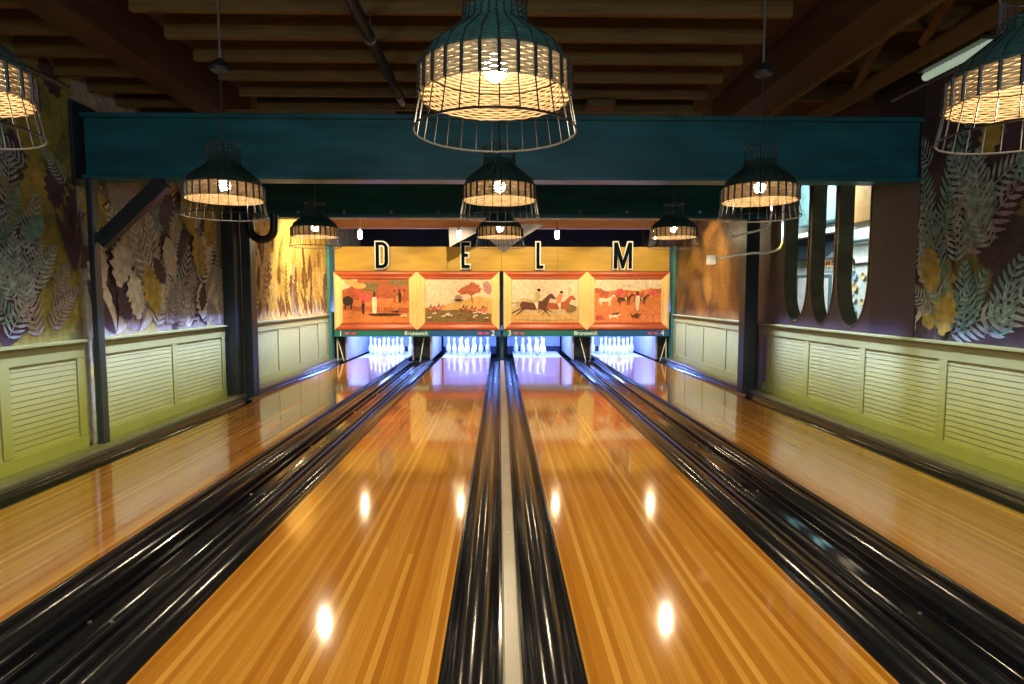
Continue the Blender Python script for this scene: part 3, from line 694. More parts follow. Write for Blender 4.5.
# ------------------------------------------------------------------ masking units with pictures
ZF0, ZF1 = on_y(400, 330, YP).z, on_y(400, 271.5, YP).z
ZS0 = on_y(400, 336.5, YP).z
def picture(parent, cx, cz, w, h, kind):
    bm = bmesh.new(); mats = []
    def mi(m):
        if m not in mats: mats.append(m)
        return mats.index(m)
    lay = [0]
    y_at = lambda: -0.0006*lay[0]
    def poly(pts, m):
        lay[0] += 1
        pts = [(min(max(x, 0), 1), min(max(z, 0), 1)) for x, z in pts]
        vs = [bm.verts.new((cx-w/2+x*w, y_at(), cz-h/2+z*h)) for x, z in pts]
        f = bm.faces.new(vs); f.material_index = mi(m); f.normal_update()
        if f.normal.y > 0: f.normal_flip()
    def blob(x, z, rx, rz, m, jag=0.25, n=14):
        poly([(x+rx*math.cos(2*PI*k/n)*(1+R_(-jag, jag)), z+rz*math.sin(2*PI*k/n)*(1+R_(-jag, jag))) for k in range(n)], m)
    def horse(x, z, s, m, gallop=True, rider=None, flip=1):
        q = w/h
        X = lambda u: x+flip*u*s
        Z = lambda v: z+v*s*q
        poly([(X(-.5), Z(.08)), (X(-.42), Z(.2)), (X(-.1), Z(.16)), (X(.2), Z(.22)), (X(.42), Z(.42)), (X(.5), Z(.44)), (X(.62), Z(.30)), (X(.58), Z(.26)), (X(.46), Z(.30)), (X(.36), Z(.10)), (X(.28), Z(-.04)), (X(-.1), Z(-.06)), (X(-.42), Z(-.04))], m)
        if gallop:
            for a, b in (((-.42, 0), (-.74, -.18)), ((-.36, -.02), (-.60, -.24)), ((.28, 0), (.58, -.20)), ((.22, -.02), (.46, -.28)), ((-.46, .16), (-.80, .14))):
                poly([(X(a[0]-.04), Z(a[1])), (X(a[0]+.05), Z(a[1])), (X(b[0]+.02), Z(b[1])), (X(b[0]-.01), Z(b[1]+.02))], m)
        else:
            for a in (-.42, -.32, .16, .26):
                poly([(X(a-.035), Z(0)), (X(a+.04), Z(0)), (X(a+.02), Z(-.36)), (X(a-.02), Z(-.36))], m)
            poly([(X(-.46), Z(.18)), (X(-.52), Z(.14)), (X(-.56), Z(-.14)), (X(-.50), Z(-.12))], m)
        if rider:
            poly([(X(-.08), Z(.14)), (X(.06), Z(.14)), (X(.14), Z(.42)), (X(.08), Z(.50)), (X(0), Z(.48)), (X(-.06), Z(.30))], rider)
            poly([(X(-.04), Z(.16)), (X(.08), Z(.18)), (X(.07), Z(-.03)), (X(.03), Z(-.04))], 'pic_cream')
            blob(X(.10), Z(.55), .035*s*1.6, .05*s*q, 'pic_dark', .05, 10)
    def person(x, z, s, m):
        q = w/h
        poly([(x-.03*s, z), (x+.03*s, z), (x+.05*s, z+.55*s*q*.5), (x+.03*s, z+.62*s*q*.5), (x-.03*s, z+.62*s*q*.5), (x-.05*s, z+.5*s*q*.5)], m)
        blob(x, z+.72*s*q*.5, .022*s, .07*s*q*.5*1.4, 'pic_dark', .05, 8)
    def dog(x, z, s, m):
        q = w/h
        poly([(x-.5*s, z+.2*s*q), (x-.4*s, z), (x-.34*s, z), (x-.3*s, z+.16*s*q), (x+.2*s, z+.15*s*q), (x+.24*s, z), (x+.3*s, z), (x+.33*s, z+.25*s*q), (x+.55*s, z+.36*s*q), (x+.5*s, z+.48*s*q), (x+.3*s, z+.45*s*q), (x-.35*s, z+.33*s*q), (x-.55*s, z+.45*s*q)], m)
    poly([(0, 0), (1, 0), (1, 1), (0, 1)], 'pic_sky')
    if kind == 0:       # stable yard: big horses with a groom, trees, dogs
        poly([(0, 0), (1, 0), (1, .55), (0, .55)], 'pic_orange')
        poly([(0, .52), (1, .5), (1, 1), (.25, 1), (.1, .8), (0, .75)], 'pic_rust')
        blob(.12, .92, .1, .09, 'pic_gold'); blob(.45, .82, .16, .12, 'pic_olive'); blob(.62, .78, .10, .10, 'pic_rust'); blob(.85, .92, .2, .07, 'pic_olive'); blob(.25, .84, .1, .07, 'pic_gold')
        poly([(0, .28), (1, .22), (1, .34), (0, .38)], 'pic_rust')
        blob(.08, .5, .08, .11, 'pic_dark', .1); poly([(.03, .3), (.05, .3), (.06, .5), (.03, .5)], 'pic_dark'); poly([(.12, .3), (.14, .3), (.15, .5), (.12, .5)], 'pic_dark')
        horse(.40, .50, .40, 'pic_red', False, flip=-1); horse(.72, .46, .36, 'pic_orange2', False)
        person(.48, .18, .85, 'pic_cream'); person(.31, .2, .5, 'pic_dark')
        for x in (.78, .86, .93): person(x, .46, .5, random.choice(['pic_dark', 'pic_rust', 'pic_red']))
        blob(.62, .19, .25, .03, 'pic_dark', .1); dog(.92, .12, .09, 'pic_cream'); dog(.80, .22, .09, 'pic_dark')
    elif kind == 1:     # hunt meeting on a hill under a russet tree
        poly([(0, 0), (1, 0), (1, .55), (.8, .60), (.55, .52), (.3, .40), (0, .34)], 'pic_gold')
        poly([(0, 0), (1, 0), (1, .2), (.6, .30), (.3, .28), (0, .32)], 'pic_olive')
        poly([(.70, .45), (.72, .45), (.70, .72), (.68, .72)], 'pic_rust')
        for x, z, rx, rz in ((.66, .74, .13, .10), (.72, .84, .1, .08), (.58, .70, .07, .06), (.78, .76, .07, .08)): blob(x, z, rx, rz, 'pic_rust', .35)
        blob(.94, .80, .08, .12, 'pic_mauve', .35); blob(.5, .58, .06, .06, 'pic_mauve', .3)
        for x, z, m in ((.08, .3, 'pic_rust'), (.20, .32, 'pic_red'), (.57, .30, 'pic_rust'), (.70, .28, 'pic_rust'), (.86, .28, 'pic_red')): horse(x, z, .13, m, False, 'pic_dark')
        blob(.5, .52, .07, .02, 'pic_dark', .1)
        for k in range(13): dog(R_(.05, .95), R_(.06, .22), .06, 'pic_cream')
        for k in range(8): dog(R_(.05, .95), R_(.04, .2), .05, random.choice(['pic_dark', 'pic_rust']))
    elif kind == 2:     # two riders at full gallop
        poly([(0, 0), (1, 0), (1, .38), (.6, .33), (.3, .46), (.15, .50), (0, .34)], 'pic_khaki')
        poly([(0, 0), (1, 0), (1, .16), (0, .2)], 'pic_gold'); blob(.2, .46, .13, .10, 'pic_khaki', .3); poly([(.84, .5), (.86, .5), (.87, .95), (.85, .95)], 'pic_khaki')
        blob(.88, .32, .1, .1, 'pic_olive', .3)
        horse(.70, .34, .42, 'pic_rust', True, 'pic_orange2'); horse(.36, .34, .48, 'pic_brown', True, 'pic_khaki')
        blob(.5, .08, .45, .02, 'pic_khaki', .1)
    else:               # riders and hounds in a russet field
        poly([(0, 0), (1, 0), (1, .74), (.85, .80), (.7, .72), (.4, .76), (.2, .72), (0, .76)], 'pic_orange')
        for k in range(14): blob(R_(0, 1), R_(.62, .74), .07, .06, random.choice(['pic_rust', 'pic_orange2', 'pic_red']), .3)
        poly([(0, 0), (1, 0), (1, .40), (0, .46)], 'pic_orange2')
        horse(.18, .50, .22, 'pic_cream', False, 'pic_rust'); horse(.46, .52, .22, 'pic_brown', False, 'pic_red'); horse(.70, .52, .20, 'pic_brown', False, 'pic_rust')
        person(.64, .28, .7, 'pic_cream'); dog(.30, .08, .16, 'pic_cream'); dog(.62, .1, .14, 'pic_brown'); blob(.62, .16, .04, .06, 'pic_brown'); blob(.08, .12, .06, .05, 'pic_red')
        dog(.32, .16, .1, 'pic_brown')
    o = obj('picture', bm, mats, parent, fix=False)
    return o
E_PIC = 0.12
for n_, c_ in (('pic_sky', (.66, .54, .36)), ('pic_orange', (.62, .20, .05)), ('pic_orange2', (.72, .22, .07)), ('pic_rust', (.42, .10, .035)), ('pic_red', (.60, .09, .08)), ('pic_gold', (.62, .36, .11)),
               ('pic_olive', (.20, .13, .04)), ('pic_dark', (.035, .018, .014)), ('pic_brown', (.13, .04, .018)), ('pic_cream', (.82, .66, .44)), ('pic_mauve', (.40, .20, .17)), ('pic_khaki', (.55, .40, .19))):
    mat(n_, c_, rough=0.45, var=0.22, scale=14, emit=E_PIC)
def frame(parent, x0, x1, z0, z1, fw=0.165, kind=0, lab=''):
    """moulded picture frame: gilt stiles, red-brown rails, mitred"""
    bm = bmesh.new()
    steps = [(0.0, 0.0), (0.0, -0.045), (0.02, -0.062), (0.055, -0.066), (0.085, -0.050), (0.115, -0.038), (0.150, -0.040), (fw, -0.022), (fw, 0.0)]
    rings = []
    for d, y in steps:
        rings.append([bm.verts.new(q) for q in ((x0+d, y, z0+d*0.95), (x1-d, y, z0+d*0.95), (x1-d, y, z1-d*0.95), (x0+d, y, z1-d*0.95))])
    for a, b in zip(rings, rings[1:]):
        for k in range(4):
            f = bm.faces.new((a[k], a[(k+1) % 4], b[(k+1) % 4], b[k])); f.material_index = 1 if k in (1, 3) else 0
    o = obj('frame', bm, ['frame_red', 'frame_gilt'], parent)
    picture(o, (x0+x1)/2, (z0+z1)/2, x1-x0-2*fw+0.01, z1-z0-2*fw*0.95+0.01, kind)
    for ch in kids(o): ch.location.y = -0.008; ch['label'] = lab
    return o
XM = [on_y(334.5, 300, YP).x, on_y(499.5, 300, YP).x, on_y(503.5, 300, YP).x, on_y(669, 300, YP).x]
LAB = [('standing horses with grooms picture', 'hunt on a hill under a russet tree picture'), ('two galloping riders picture', 'riders in an orange field picture')]
for u in range(2):
    x0, x1 = XM[2*u], XM[2*u+1]; xm = (x0+x1)/2
    t = thing('masking_unit', 'masking unit with two framed hunting pictures above pins numbered %s' % ('1 and 2, on the left' if u == 0 else '3 and 4, on the right'), 'masking unit', (0, YP, 0), 'masking units')
    bm = bmesh.new(); bx(bm, x0-0.012, x1+0.012, 0.0, 0.10, ZS0+0.01, ZF1+0.012); obj('back_panel', bm, 'mask_edge', t, bevel=0.004)
    frame(t, x0, xm, ZF0, ZF1, kind=2*u, lab=LAB[u][0]); frame(t, xm, x1, ZF0, ZF1, kind=2*u+1, lab=LAB[u][1])
    bm = bmesh.new(); bx(bm, x0-0.012, xm+0.25, -0.03, -0.002, ZS0, ZF0-0.004, 0); bx(bm, xm+0.25, x1+0.012, -0.03, -0.002, ZS0, ZF0-0.004, 1)
    st = obj('number_strip', bm, ['mask_teal', 'mask_blue'], t)
    zc = (ZS0+ZF0)/2-0.002
    for k, (dg, px) in enumerate(((str(2*u+1), (341 if u == 0 else 509.5)), (str(2*u+2), (493 if u == 0 else 662)))):
        xx = on_y(px, 333, YP).x
        mesh_obj('lane_number', text_mesh(dg, 0.16, 0.006), 'print_white', st, Matrix.Translation((xx, -0.034, zc)) @ STAND)
        bm = bmesh.new(); sg = 1 if k == 0 else -1
        for q in (0.13, 0.26):
            bx(bm, xx+sg*q-0.045, xx+sg*q+0.045, -0.035, -0.031, zc-0.018, zc+0.018)
            bx(bm, xx+sg*q-0.012, xx+sg*q+0.02, -0.036, -0.031, zc-0.028, zc+0.028)
        obj('red_mark', bm, 'print_red', st)
    px = 416.5 if u == 0 else 585.5
    mesh_obj('lettering', text_mesh('Brunswick', 0.115, 0.006), 'print_white', st, Matrix.Translation((on_y(px, 333, YP).x, -0.034, zc)) @ STAND)
# mustard header
ZH1 = on_y(400, 246.5, YP).z
t = thing('header_panel', 'long mustard plywood header above the framed pictures', 'header panel', (0, YP, 0))
sx = [on_y(p_, 260, YP).x for p_ in (334, 447, 501.5, 558, 670)]
for a, b in zip(sx, sx[1:]):
    bm = bmesh.new(); bx(bm, a+0.003, b-0.003, 0.03, 0.06, ZF1+0.014, ZH1); obj('board', bm, 'mustard_ply', t)
bm = bmesh.new(); bx(bm, sx[0], sx[-1], 0.061, 0.09, ZF1+0.014, ZH1-0.01); obj('backing', bm, 'kick_dark', t)
# salmon timber and dark space above
z0, z1 = on_y(500, 228.5, YP+0.1).z, on_y(500, 219, YP+0.1).z
sbox('ceiling_beam', -WX+0.002, WX-0.002, YP+0.1, YP+0.24, z0, z1+0.06, 'salmon_wood', 0.005)

# letters ----------------------------------------------------------------------
def letter(ch, px0, px1, py0, py1, lab):
    a, b = on_y(px0, py1, YP-0.04), on_y(px1, py0, YP-0.04); w, h = b.x-a.x, b.z-a.z; s = 0.062
    if ch == 'D':
        def d(ins):
            lp = [(ins, ins), (w*0.5, ins)]
            for k in range(1, 8):
                q = -PI/2+PI/2*k/8; lp.append((w*0.5+(w*0.5-ins)*math.cos(q), 0.13+(0.13-ins)*math.sin(q)))
            lp += [(w-ins, 0.14), (w-ins, h-0.14)]
            for k in range(1, 8):
                q = PI/2*k/8; lp.append((w*0.5+(w*0.5-ins)*math.cos(q), h-0.13+(0.13-ins)*math.sin(q)))
            return lp+[(w*0.5, h-ins), (ins, h-ins)]
        loops = [d(0), d(s)[::-1]]
    elif ch == 'E':
        loops = [[(0, 0), (w, 0), (w, s), (s, s), (s, h/2-s/2), (w*.8, h/2-s/2), (w*.8, h/2+s/2), (s, h/2+s/2), (s, h-s), (w, h-s), (w, h), (0, h)]]
    elif ch == 'L':
        loops = [[(0, 0), (w, 0), (w, s), (s, s), (s, h), (0, h)]]
    else:
        loops = [[(0, 0), (s, 0), (s, h*.62), (w/2-s*.32, 0), (w/2+s*.32, 0), (w-s, h*.62), (w-s, 0), (w, 0), (w, h), (w-s*1.15, h), (w/2, h*.30), (s*1.15, h), (0, h)]]
    t = thing('sign_letter', lab, 'letter', (a.x, YP-0.04, a.z), 'letters on top of the masks')
    mesh_obj('letter_face', flat_shape(loops, 0.05), 'letter_navy', t, STAND)
    def grow(lp, g):        # offset polygon outwards by g
        n = len(lp); area = sum(lp[i][0]*lp[(i+1) % n][1]-lp[(i+1) % n][0]*lp[i][1] for i in range(n)); sg = 1 if area > 0 else -1
        out = []
        for i in range(n):
            p0, p1, p2 = Vector(lp[i-1]), Vector(lp[i]), Vector(lp[(i+1) % n])
            d1, d2 = (p1-p0).normalized(), (p2-p1).normalized()
            n1, n2 = Vector((d1.y, -d1.x)), Vector((d2.y, -d2.x))
            m_ = (n1+n2); m_ = m_/max(0.5, m_.dot(n1)) if m_.length > 1e-6 else n1
            out.append(tuple(p1+m_*g*sg))
        return out
    lo = [grow(loops[0], 0.028)] + [grow(l, -0.028) for l in loops[1:]]
    o = mesh_obj('outline', flat_shape(lo, 0.02), 'letter_white', t, Matrix.Translation((0, 0.022, 0)) @ STAND); o['label'] = 'white outline'
letter('D', 376, 387.5, 242, 268, 'dark letter D with white outline above the leftmost picture')
letter('E', 461.5, 469.5, 242.5, 268, 'dark letter E with white outline above the russet tree picture')
letter('L', 536.5, 543.5, 242.5, 268.5, 'dark letter L with white outline above the galloping riders')
letter('M', 614, 632, 242.5, 268.5, 'dark letter M with white outline above the rightmost picture')

# pale triangular cloth panels under the salmon timber
def sheet(pts, Y, lab):
    bm = bmesh.new(); q = [on_y(a, b, Y) for a, b in pts]
    f = [bm.verts.new(v) for v in q]; r = [bm.verts.new(v+Vector((0, 0.02, 0))) for v in q]
    bm.faces.new(f); bm.faces.new(r[::-1])
    for i in range(len(q)): bm.faces.new((f[i], r[i], r[(i+1) % len(q)], f[(i+1) % len(q)]))
    tag(obj('ceiling_banner', bm, 'grey_cloth'), lab, 'banner')
sheet(((448.5, 227), (476, 227), (476, 233), (449.5, 247)), 11.6, 'small pale grey cloth panel above the letter E')
sheet(((478, 224), (545, 224), (519, 240), (504, 253), (490, 240)), 11.4, 'pale grey V shaped cloth panel hanging behind the far centre lamp')

# small jar lights over each lane
jar = None
for k, (px, w) in enumerate(((360, 'left of the letter D'), (459, 'left of the letter E'), (557, 'right of the letter L'), (655, 'right of the letter M'))):
    c = on_y(px, 234, 10.45); lab = 'small glowing jar lamp under the timber, %s' % w
    if jar is None:
        jar = thing('jar_lamp', lab, 'lamp', (c.x, c.y, c.z), 'small jar lamps in front of the masks')
        bm = bmesh.new(); lathe(bm, [(0, -.085), (.025, -.08), (.034, -.05), (.034, .04), (.026, .055), (0, .055)], 14); obj('bulb', bm, 'jar_glow', jar, smooth=True)
        bm = bmesh.new(); lathe(bm, [(0, .095), (.02, .095), (.028, .08), (.028, .056), (0, .056)], 14); obj('cap', bm, 'canopy_black', jar, smooth=True)
        bm = bmesh.new(); tube(bm, [(0, 0, .09), (0, 0, 3.318-c.z)], 0.006, 6); obj('cord', bm, 'wire_black', jar)
    else: dup(jar, (c.x, c.y, c.z), lab)

# ------------------------------------------------------------------ rattan pendants
ZB_ = 1.953
def weave(bm, prof, pitch, r, amp, n=28, seg=4, sides=5):
    """woven rings following a profile of (radius, z)"""
    P = [Vector((a, b)) for a, b in prof]; k = 0
    for p0, p1 in zip(P, P[1:]):
        m = max(1, int((p1-p0).length/pitch))
        for i in range(m):
            q = p0.lerp(p1, (i+0.5)/m); ph = PI*(k % 2); k += 1; pts = []
            for j in range(n*2):
                t = 2*PI*j/(n*2); rr = q.x+amp*math.cos(n*t+ph)*1.0
                pts.append((rr*math.cos(t), rr*math.sin(t), q.y+random.uniform(-.0006, .0006)))
            tube(bm, pts, r, sides, closed=True)
def make_pendant(loc, label):
    t = thing('pendant_lamp', label, 'pendant lamp', loc, 'rattan cage pendant lamps over the lanes')
    z = lambda v: v-ZB_
    bm = bmesh.new(); n = 28
    for k in range(n):
        a = 2*PI*(k+0.25)/n; ca, sa = math.cos(a), math.sin(a)
        tube(bm, [(r*ca, r*sa, z(h)) for r, h in ((.231, 1.775), (.214, 1.866), (.211, 1.946), (.190, 1.988), (.096, 2.064), (.090, 2.10), (.090, 2.178))], 0.0018, 4)
    for k in range(n):       # added dark rods stand in for the unlit strips of band by each wire
        a = 2*PI*(k+0.25)/n; ca, sa = math.cos(a), math.sin(a)
        tube(bm, [(r*ca, r*sa, z(h)) for r, h in ((.2175, 1.868), (.2145, 1.947))], 0.0052, 6)
    for r, h, w in ((.231, 1.775, .0032), (.0905, 2.178, .003)):
        tube(bm, [(r*math.cos(2*PI*k/40), r*math.sin(2*PI*k/40), z(h)) for k in range(40)], w, 6, closed=True)
    for k in range(3):       # struts to the socket
        a = 2*PI*k/3; tube(bm, [(.09*math.cos(a), .09*math.sin(a), z(2.10)), (.015*math.cos(a), .015*math.sin(a), z(2.11))], .0018, 4)
    obj('wire_cage', bm, 'wire_black', t, smooth=True)
    bm = bmesh.new(); weave(bm, [(.210, z(1.866)), (.207, z(1.946))], 0.0072, 0.0034, 0.0035); obj('woven_band', bm, 'reed_straw', t, smooth=True)
    bm = bmesh.new(); weave(bm, [(.206, z(1.949)), (.186, z(1.986)), (.090, z(2.060)), (.088, z(2.100))], 0.0066, 0.0036, 0.002); obj('woven_shoulder', bm, 'reed_teal_cast', t, smooth=True)
    bm = bmesh.new(); weave(bm, [(.199, z(1.946)), (.180, z(1.978)), (.092, z(2.050))], 0.0085, 0.0042, 0.001); obj('woven_lining', bm, 'reed_straw', t, smooth=True)  # added inner layer, keeps the inside straw gold under the teal
    bm = bmesh.new(); lathe(bm, [(0, .034), (.014, .030), (.026, .020), (.034, .004), (.034, -.008), (.027, -.026), (.014, -.036), (0, -.039)][::-1], 16); obj('bulb', bm, 'bulb_glow', t, smooth=True)
    bm = bmesh.new(); lathe(bm, [(0, z(2.12)), (.016, z(2.12)), (.018, z(2.10)), (.018, .035), (0, .035)], 14); obj('socket', bm, 'canopy_black', t, smooth=True)
    bm = bmesh.new(); tube(bm, [(0, 0, z(2.12)), (0, 0, z(2.60))], 0.004, 6); obj('cord', bm, 'wire_black', t)
    bm = bmesh.new(); lathe(bm, [(0, z(2.59)), (.05, z(2.59)), (.056, z(2.605)), (.045, z(2.635)), (.015, z(2.66)), (0, z(2.66))], 20); obj('canopy', bm, 'canopy_black', t, smooth=True)
    bm = bmesh.new(); tube(bm, [(0, 0, z(2.655)), (0, 0, z(3.015))], 0.008, 8); obj('rod', bm, 'grey_metal', t, smooth=True)
    return t
PEND = [((-0.055, 1.75), 'largest rattan pendant lamp at top centre, nearest the camera'),
        ((-1.60, 1.75), 'rattan pendant lamp cut off by the left edge of the photo'),
        ((1.50, 1.75), 'rattan pendant lamp cut off by the right edge of the photo'),
        (tuple(on_y(224.5, 190, 3.56))[:2], 'rattan pendant lamp in the second row, hanging at left below the teal beam'),
        (tuple(on_y(499.5, 186, 3.56))[:2], 'rattan pendant lamp in the second row, directly below the largest lamp'),
        (tuple(on_y(759.5, 193, 3.56))[:2], 'rattan pendant lamp in the second row, in front of white conduits at right'),
        (tuple(on_y(315, 228, 5.70))[:2], 'small far rattan pendant lamp in front of the golden left wall'),
        (tuple(on_y(500, 230, 5.70))[:2], 'small far rattan pendant lamp at centre, before the V shaped cloth'),
        (tuple(on_y(673.5, 228, 5.70))[:2], 'small far rattan pendant lamp at right above the letter M')]
lamp = make_pendant((PEND[0][0][0], PEND[0][0][1], ZB_), PEND[0][1])
for (x, y), lab in PEND[1:]: dup(lamp, (x, y, ZB_), lab)

# white bent conduits near the right column
Yc = 6.2
def conduit(pts, lab, box=None):
    o_ = on_y(pts[0][0], pts[0][1], Yc)
    t = thing('bent_conduit', lab, 'conduit', o_, 'white conduits by the right column')
    path = [on_y(a, b, Yc)-o_ for a, b in pts]; path.append(Vector((path[-1].x, 0, 2.88-o_.z)))
    bm = bmesh.new(); tube(bm, path, 0.012, 8); obj('tube', bm, 'white_metal', t, smooth=True)
    if box:
        bm = bmesh.new(); bx(bm, -0.05, 0.03, -0.04, 0.04, -0.05, 0.05); obj('end_box', bm, 'white_metal', t, bevel=0.006)
conduit(((712, 260), (725, 257.5), (737, 255), (753, 253), (766, 253), (775, 251), (780, 248), (782.5, 243), (783, 232), (783, 214)), 'white bent conduit ending in a small square box at right', True)
conduit(((728.5, 229.5), (732, 237), (745, 233.5), (758, 230.5), (767, 227.5), (770, 222), (771.5, 213)), 'short white conduit hook just below the right second row lamp')

# ------------------------------------------------------------------ the bright room behind the openings
XF = 6.0
sbox('wall_far', XF, XF+0.1, 8.3, 14.5, -0.2, 4.2, 'far_pale')
sbox('floor_far', 3.8, XF, 5.0, 14.5, -0.4, -0.2, 'black_matte')
def far_box(nm, px0, px1, py0, py1, d0, d1, m, lab, cat, x=None):
    """box hung d0..d1 in front of the far wall between picture columns"""
    X = XF-d1
    a, b = on_x(px0, py1, X), on_x(px1, py0, X)
    bm = bmesh.new(); bx(bm, XF-d1, XF-d0, min(a.y, b.y), max(a.y, b.y), on_x((px0+px1)/2, py1, X).z, on_x((px0+px1)/2, py0, X).z)
    o = obj(nm, bm, m, bevel=0.008)
    return tag(o, lab, cat) if lab else struct(o)
far_box('soffit_box', 835, 885, 168, 222, 0.42, 0.8, 'far_orange', 'orange timber soffit seen through nearest tall opening', 'soffit')
far_box('air_duct', 795, 836, 175, 223, 0.001, 0.40, 'far_teal', 'grey teal duct seen through the middle tall opening', 'duct')
far_box('shelf_board', 790, 885, 226, 231, 0.22, 0.40, 'far_white', 'white ledge across the room behind the tall openings', 'ledge')
far_box('dark_cabinet', 790, 838, 234, 258, 0.001, 0.20, 'far_dark', 'dark cabinet band seen through the two farther openings', 'cabinet')
far_box('shelf_board', 846, 885, 238.5, 241, 0.02, 0.10, 'far_line', 'thin dark shelf seen through the nearest opening', 'shelf')
far_box('trim_board', 835, 885, 257, 263, 0.02, 0.06, 'far_white', 'white board above the round wall plates', 'board')
def far_door(px0, px1, lab):
    X = XF-0.03; a, b = on_x(px0, 300, X), on_x(px1, 300, X); y0, y1 = sorted((a.y, b.y)); zt = on_x((px0+px1)/2, 277, X).z
    t = thing('white_door', lab, 'door', (XF, (y0+y1)/2, -0.2)); h = (y1-y0)/2
    bm = bmesh.new(); bx(bm, -0.03, -0.001, -h, h, 0, zt+0.2); obj('leaf', bm, 'far_white', t)
    bm = bmesh.new()
    for yy in (-h, h): bx(bm, -0.045, -0.001, yy-0.02, yy+0.02, 0, zt+0.23)
    bx(bm, -0.045, -0.001, -h, h, zt+0.2, zt+0.24); obj('frame', bm, 'far_line', t)
far_door(817, 829, 'white door with dark frame seen through the middle opening')
far_door(797, 809, 'white door seen through the farthest opening')
for px, py, r, m, w in ((855, 276, 3.2, 'plate_blue', 'blue, topmost'), (864, 276, 2.6, 'plate_gold', 'gold, beside the topmost'), (855.5, 287, 3.2, 'plate_gold', 'gold, in the column middle'), (854.5, 298, 2.8, 'plate_white', 'white, low in the column'), (854.5, 311, 3.0, 'plate_blue', 'blue, lowest'), (863, 302, 2.4, 'plate_gold', 'gold, lower right')):
    c = on_x(px, py, XF-0.02); R = r*c.y/600*1.35; bm = bmesh.new()
    lathe(bm, [(0, 0), (R*.5, .004), (R*.62, .012), (R, .022), (R, .016), (R*.6, .0), (0, -.004)], 20)
    lathe(bm, [(R*.35, .006), (R*.42, .010), (R*.48, .006)], 20, mi=1)
    bmesh.ops.rotate(bm, verts=bm.verts[:], matrix=Matrix.Rotation(-PI/2, 3, 'Y')); bmesh.ops.translate(bm, verts=bm.verts[:], vec=c)
    tag(obj('wall_plate', bm, [m, 'plate_white'], smooth=True), 'round %s wall plate seen through the nearest opening' % w, 'wall plate', 'round plates beyond the openings')
c = on_x(838, 264, 5.0)
far_lamp = dup(lamp, (5.0, c.y, c.z+0.06), 'rattan pendant lamp in the room behind the tall openings')

# ------------------------------------------------------------------ lights
def light(kind, name, loc, power, col, size=0.1, target=None, spot=None, size_y=None, blend=0.5):
    ld = bpy.data.lights.new(name, kind); ld.energy = power; ld.color = col
    if kind == 'AREA':
        ld.size = size
        if size_y: ld.shape = 'RECTANGLE'; ld.size_y = size_y
    else: ld.shadow_soft_size = size
    if kind == 'SPOT': ld.spot_size = spot; ld.spot_blend = blend
    o = bpy.data.objects.new(name, ld); C.objects.link(o); o.location = loc
    if target is not None: o.rotation_euler = (Vector(target)-Vector(loc)).to_track_quat('-Z', 'Y').to_euler()
    return o
WARM = (1.0, 0.80, 0.52)
COOL = (0.80, 0.95, 1.0)
for (x, y), lab in PEND:      # each pendant throws its light down through the open cage
    light('SPOT', 'pendant_beam', (x, y, 1.87), 34, WARM, 0.02, (x, y, 0), math.radians(171), blend=0.35)
# unseen cool fill lights added behind the camera
for y in (-0.4, -2.4):
    for x, pw in ((-1.75, 40), (0, 44), (1.7, 40)): light('POINT', 'rear_fill', (x, y, 2.0), pw, COOL, 0.06)
# narrow lamps that wash the masks
for x in (-2.6, -0.85, 0.85, 2.6):
    light('SPOT', 'mask_wash', (x, 10.6, 2.62), 170, (1.0, 0.74, 0.40), 0.04, (x, YP, 1.2), math.radians(85))
# accents on the far side walls
light('SPOT', 'wall_wash', (-2.3, 10.0, 2.7), 300, (1.0, 0.74, 0.36), 0.04, (-3.53, 10.6, 1.7), math.radians(105))
light('SPOT', 'wall_wash', (2.3, 9.6, 2.7), 150, (1.0, 0.66, 0.30), 0.04, (3.53, 10.2, 1.7), math.radians(70))
# blue-white lights over the pins, behind the masks
BLUE = (0.16, 0.28, 1.0)
for a, b in LANES:
    light('AREA', 'pin_light', ((a+b)/2, 12.85, 0.93), 48, (0.42, 0.60, 1.0), 1.0, ((a+b)/2, 13.6, 0.0), size_y=0.12)
    light('AREA', 'pit_light', ((a+b)/2, 14.3, 0.93), 60, BLUE, 1.0, ((a+b)/2, 12.6, 0.1), size_y=0.1)
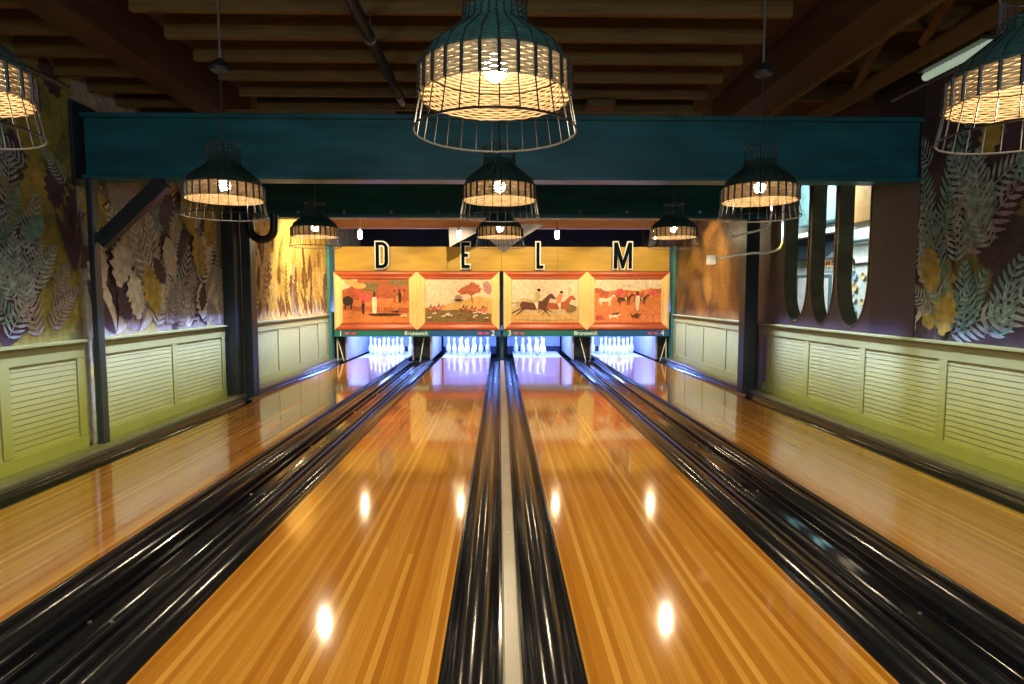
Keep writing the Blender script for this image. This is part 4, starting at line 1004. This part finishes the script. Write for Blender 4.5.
# unseen fill lights added high on both sides: violet for upper panels, lime below
def strip(nm, sd, y0, y1, z_t, pw, col, spread, x=2.75):
    if col is VIO: pw *= 1.5
    else: pw *= 1.6
    o = light('AREA', nm, (sd*x, (y0+y1)/2, 2.24), pw, col, y1-y0, (sd*3.53, (y0+y1)/2, z_t), size_y=0.04)
    o.data.spread = math.radians(spread)
VIO, LIME = (0.36, 0.44, 1.0), (0.88, 0.86, 0.10)
for sd in (-1, 1):
    strip('violet_fill', sd, 3.4, 5.0, 0.72, 4.5, VIO, 15)
    strip('violet_fill', sd, 5.2, 7.6, 0.68, 14, VIO, 16)
    strip('violet_fill', sd, 8.5, 12.1, 0.60, 26, VIO, 19)
    strip('lime_fill', sd, 1.6, 7.5, 0.10, 14, LIME, 26)
    strip('lime_fill', sd, 8.6, 12.0, 0.05, 6, LIME, 24)
# the jar lamps throw light down on the far half of each lane
for px in (360, 459, 557, 655):
    c = on_y(px, 234, 10.45); light('SPOT', 'jar_beam', (c.x, c.y, c.z-0.12), 115, WARM, 0.03, (c.x, c.y, 0), math.radians(120), blend=0.6)
# bright neighbouring room
light('AREA', 'side_room_light', (4.8, 10.0, 3.6), 190, (0.86, 0.97, 1.0), 1.6, (6.0, 10.6, 1.2))

w = bpy.data.worlds.new('dim_hall'); bpy.context.scene.world = w; w.use_nodes = True
bg = w.node_tree.nodes['Background']; bg.inputs[0].default_value = (0.50, 0.78, 0.90, 1); bg.inputs[1].default_value = 0.19

# ------------------------------------------------------------------ camera and view
cd = bpy.data.cameras.new('camera'); cd.sensor_width = 36; cd.lens = F/1024*36; cd.clip_start = 0.02
cam = bpy.data.objects.new('camera', cd); C.objects.link(cam); cam.location = CAM; cam.rotation_euler = (PI/2-PITCH, 0, -YAW)
sc = bpy.context.scene; sc.camera = cam
sc.view_settings.view_transform = 'Standard'; sc.view_settings.look = 'None'; sc.view_settings.gamma = 1; sc.view_settings.exposure = 0.0
sc.view_settings.use_curve_mapping = False
sc.cycles.max_bounces = 6; sc.cycles.sample_clamp_indirect = 6; sc.cycles.use_denoising = True
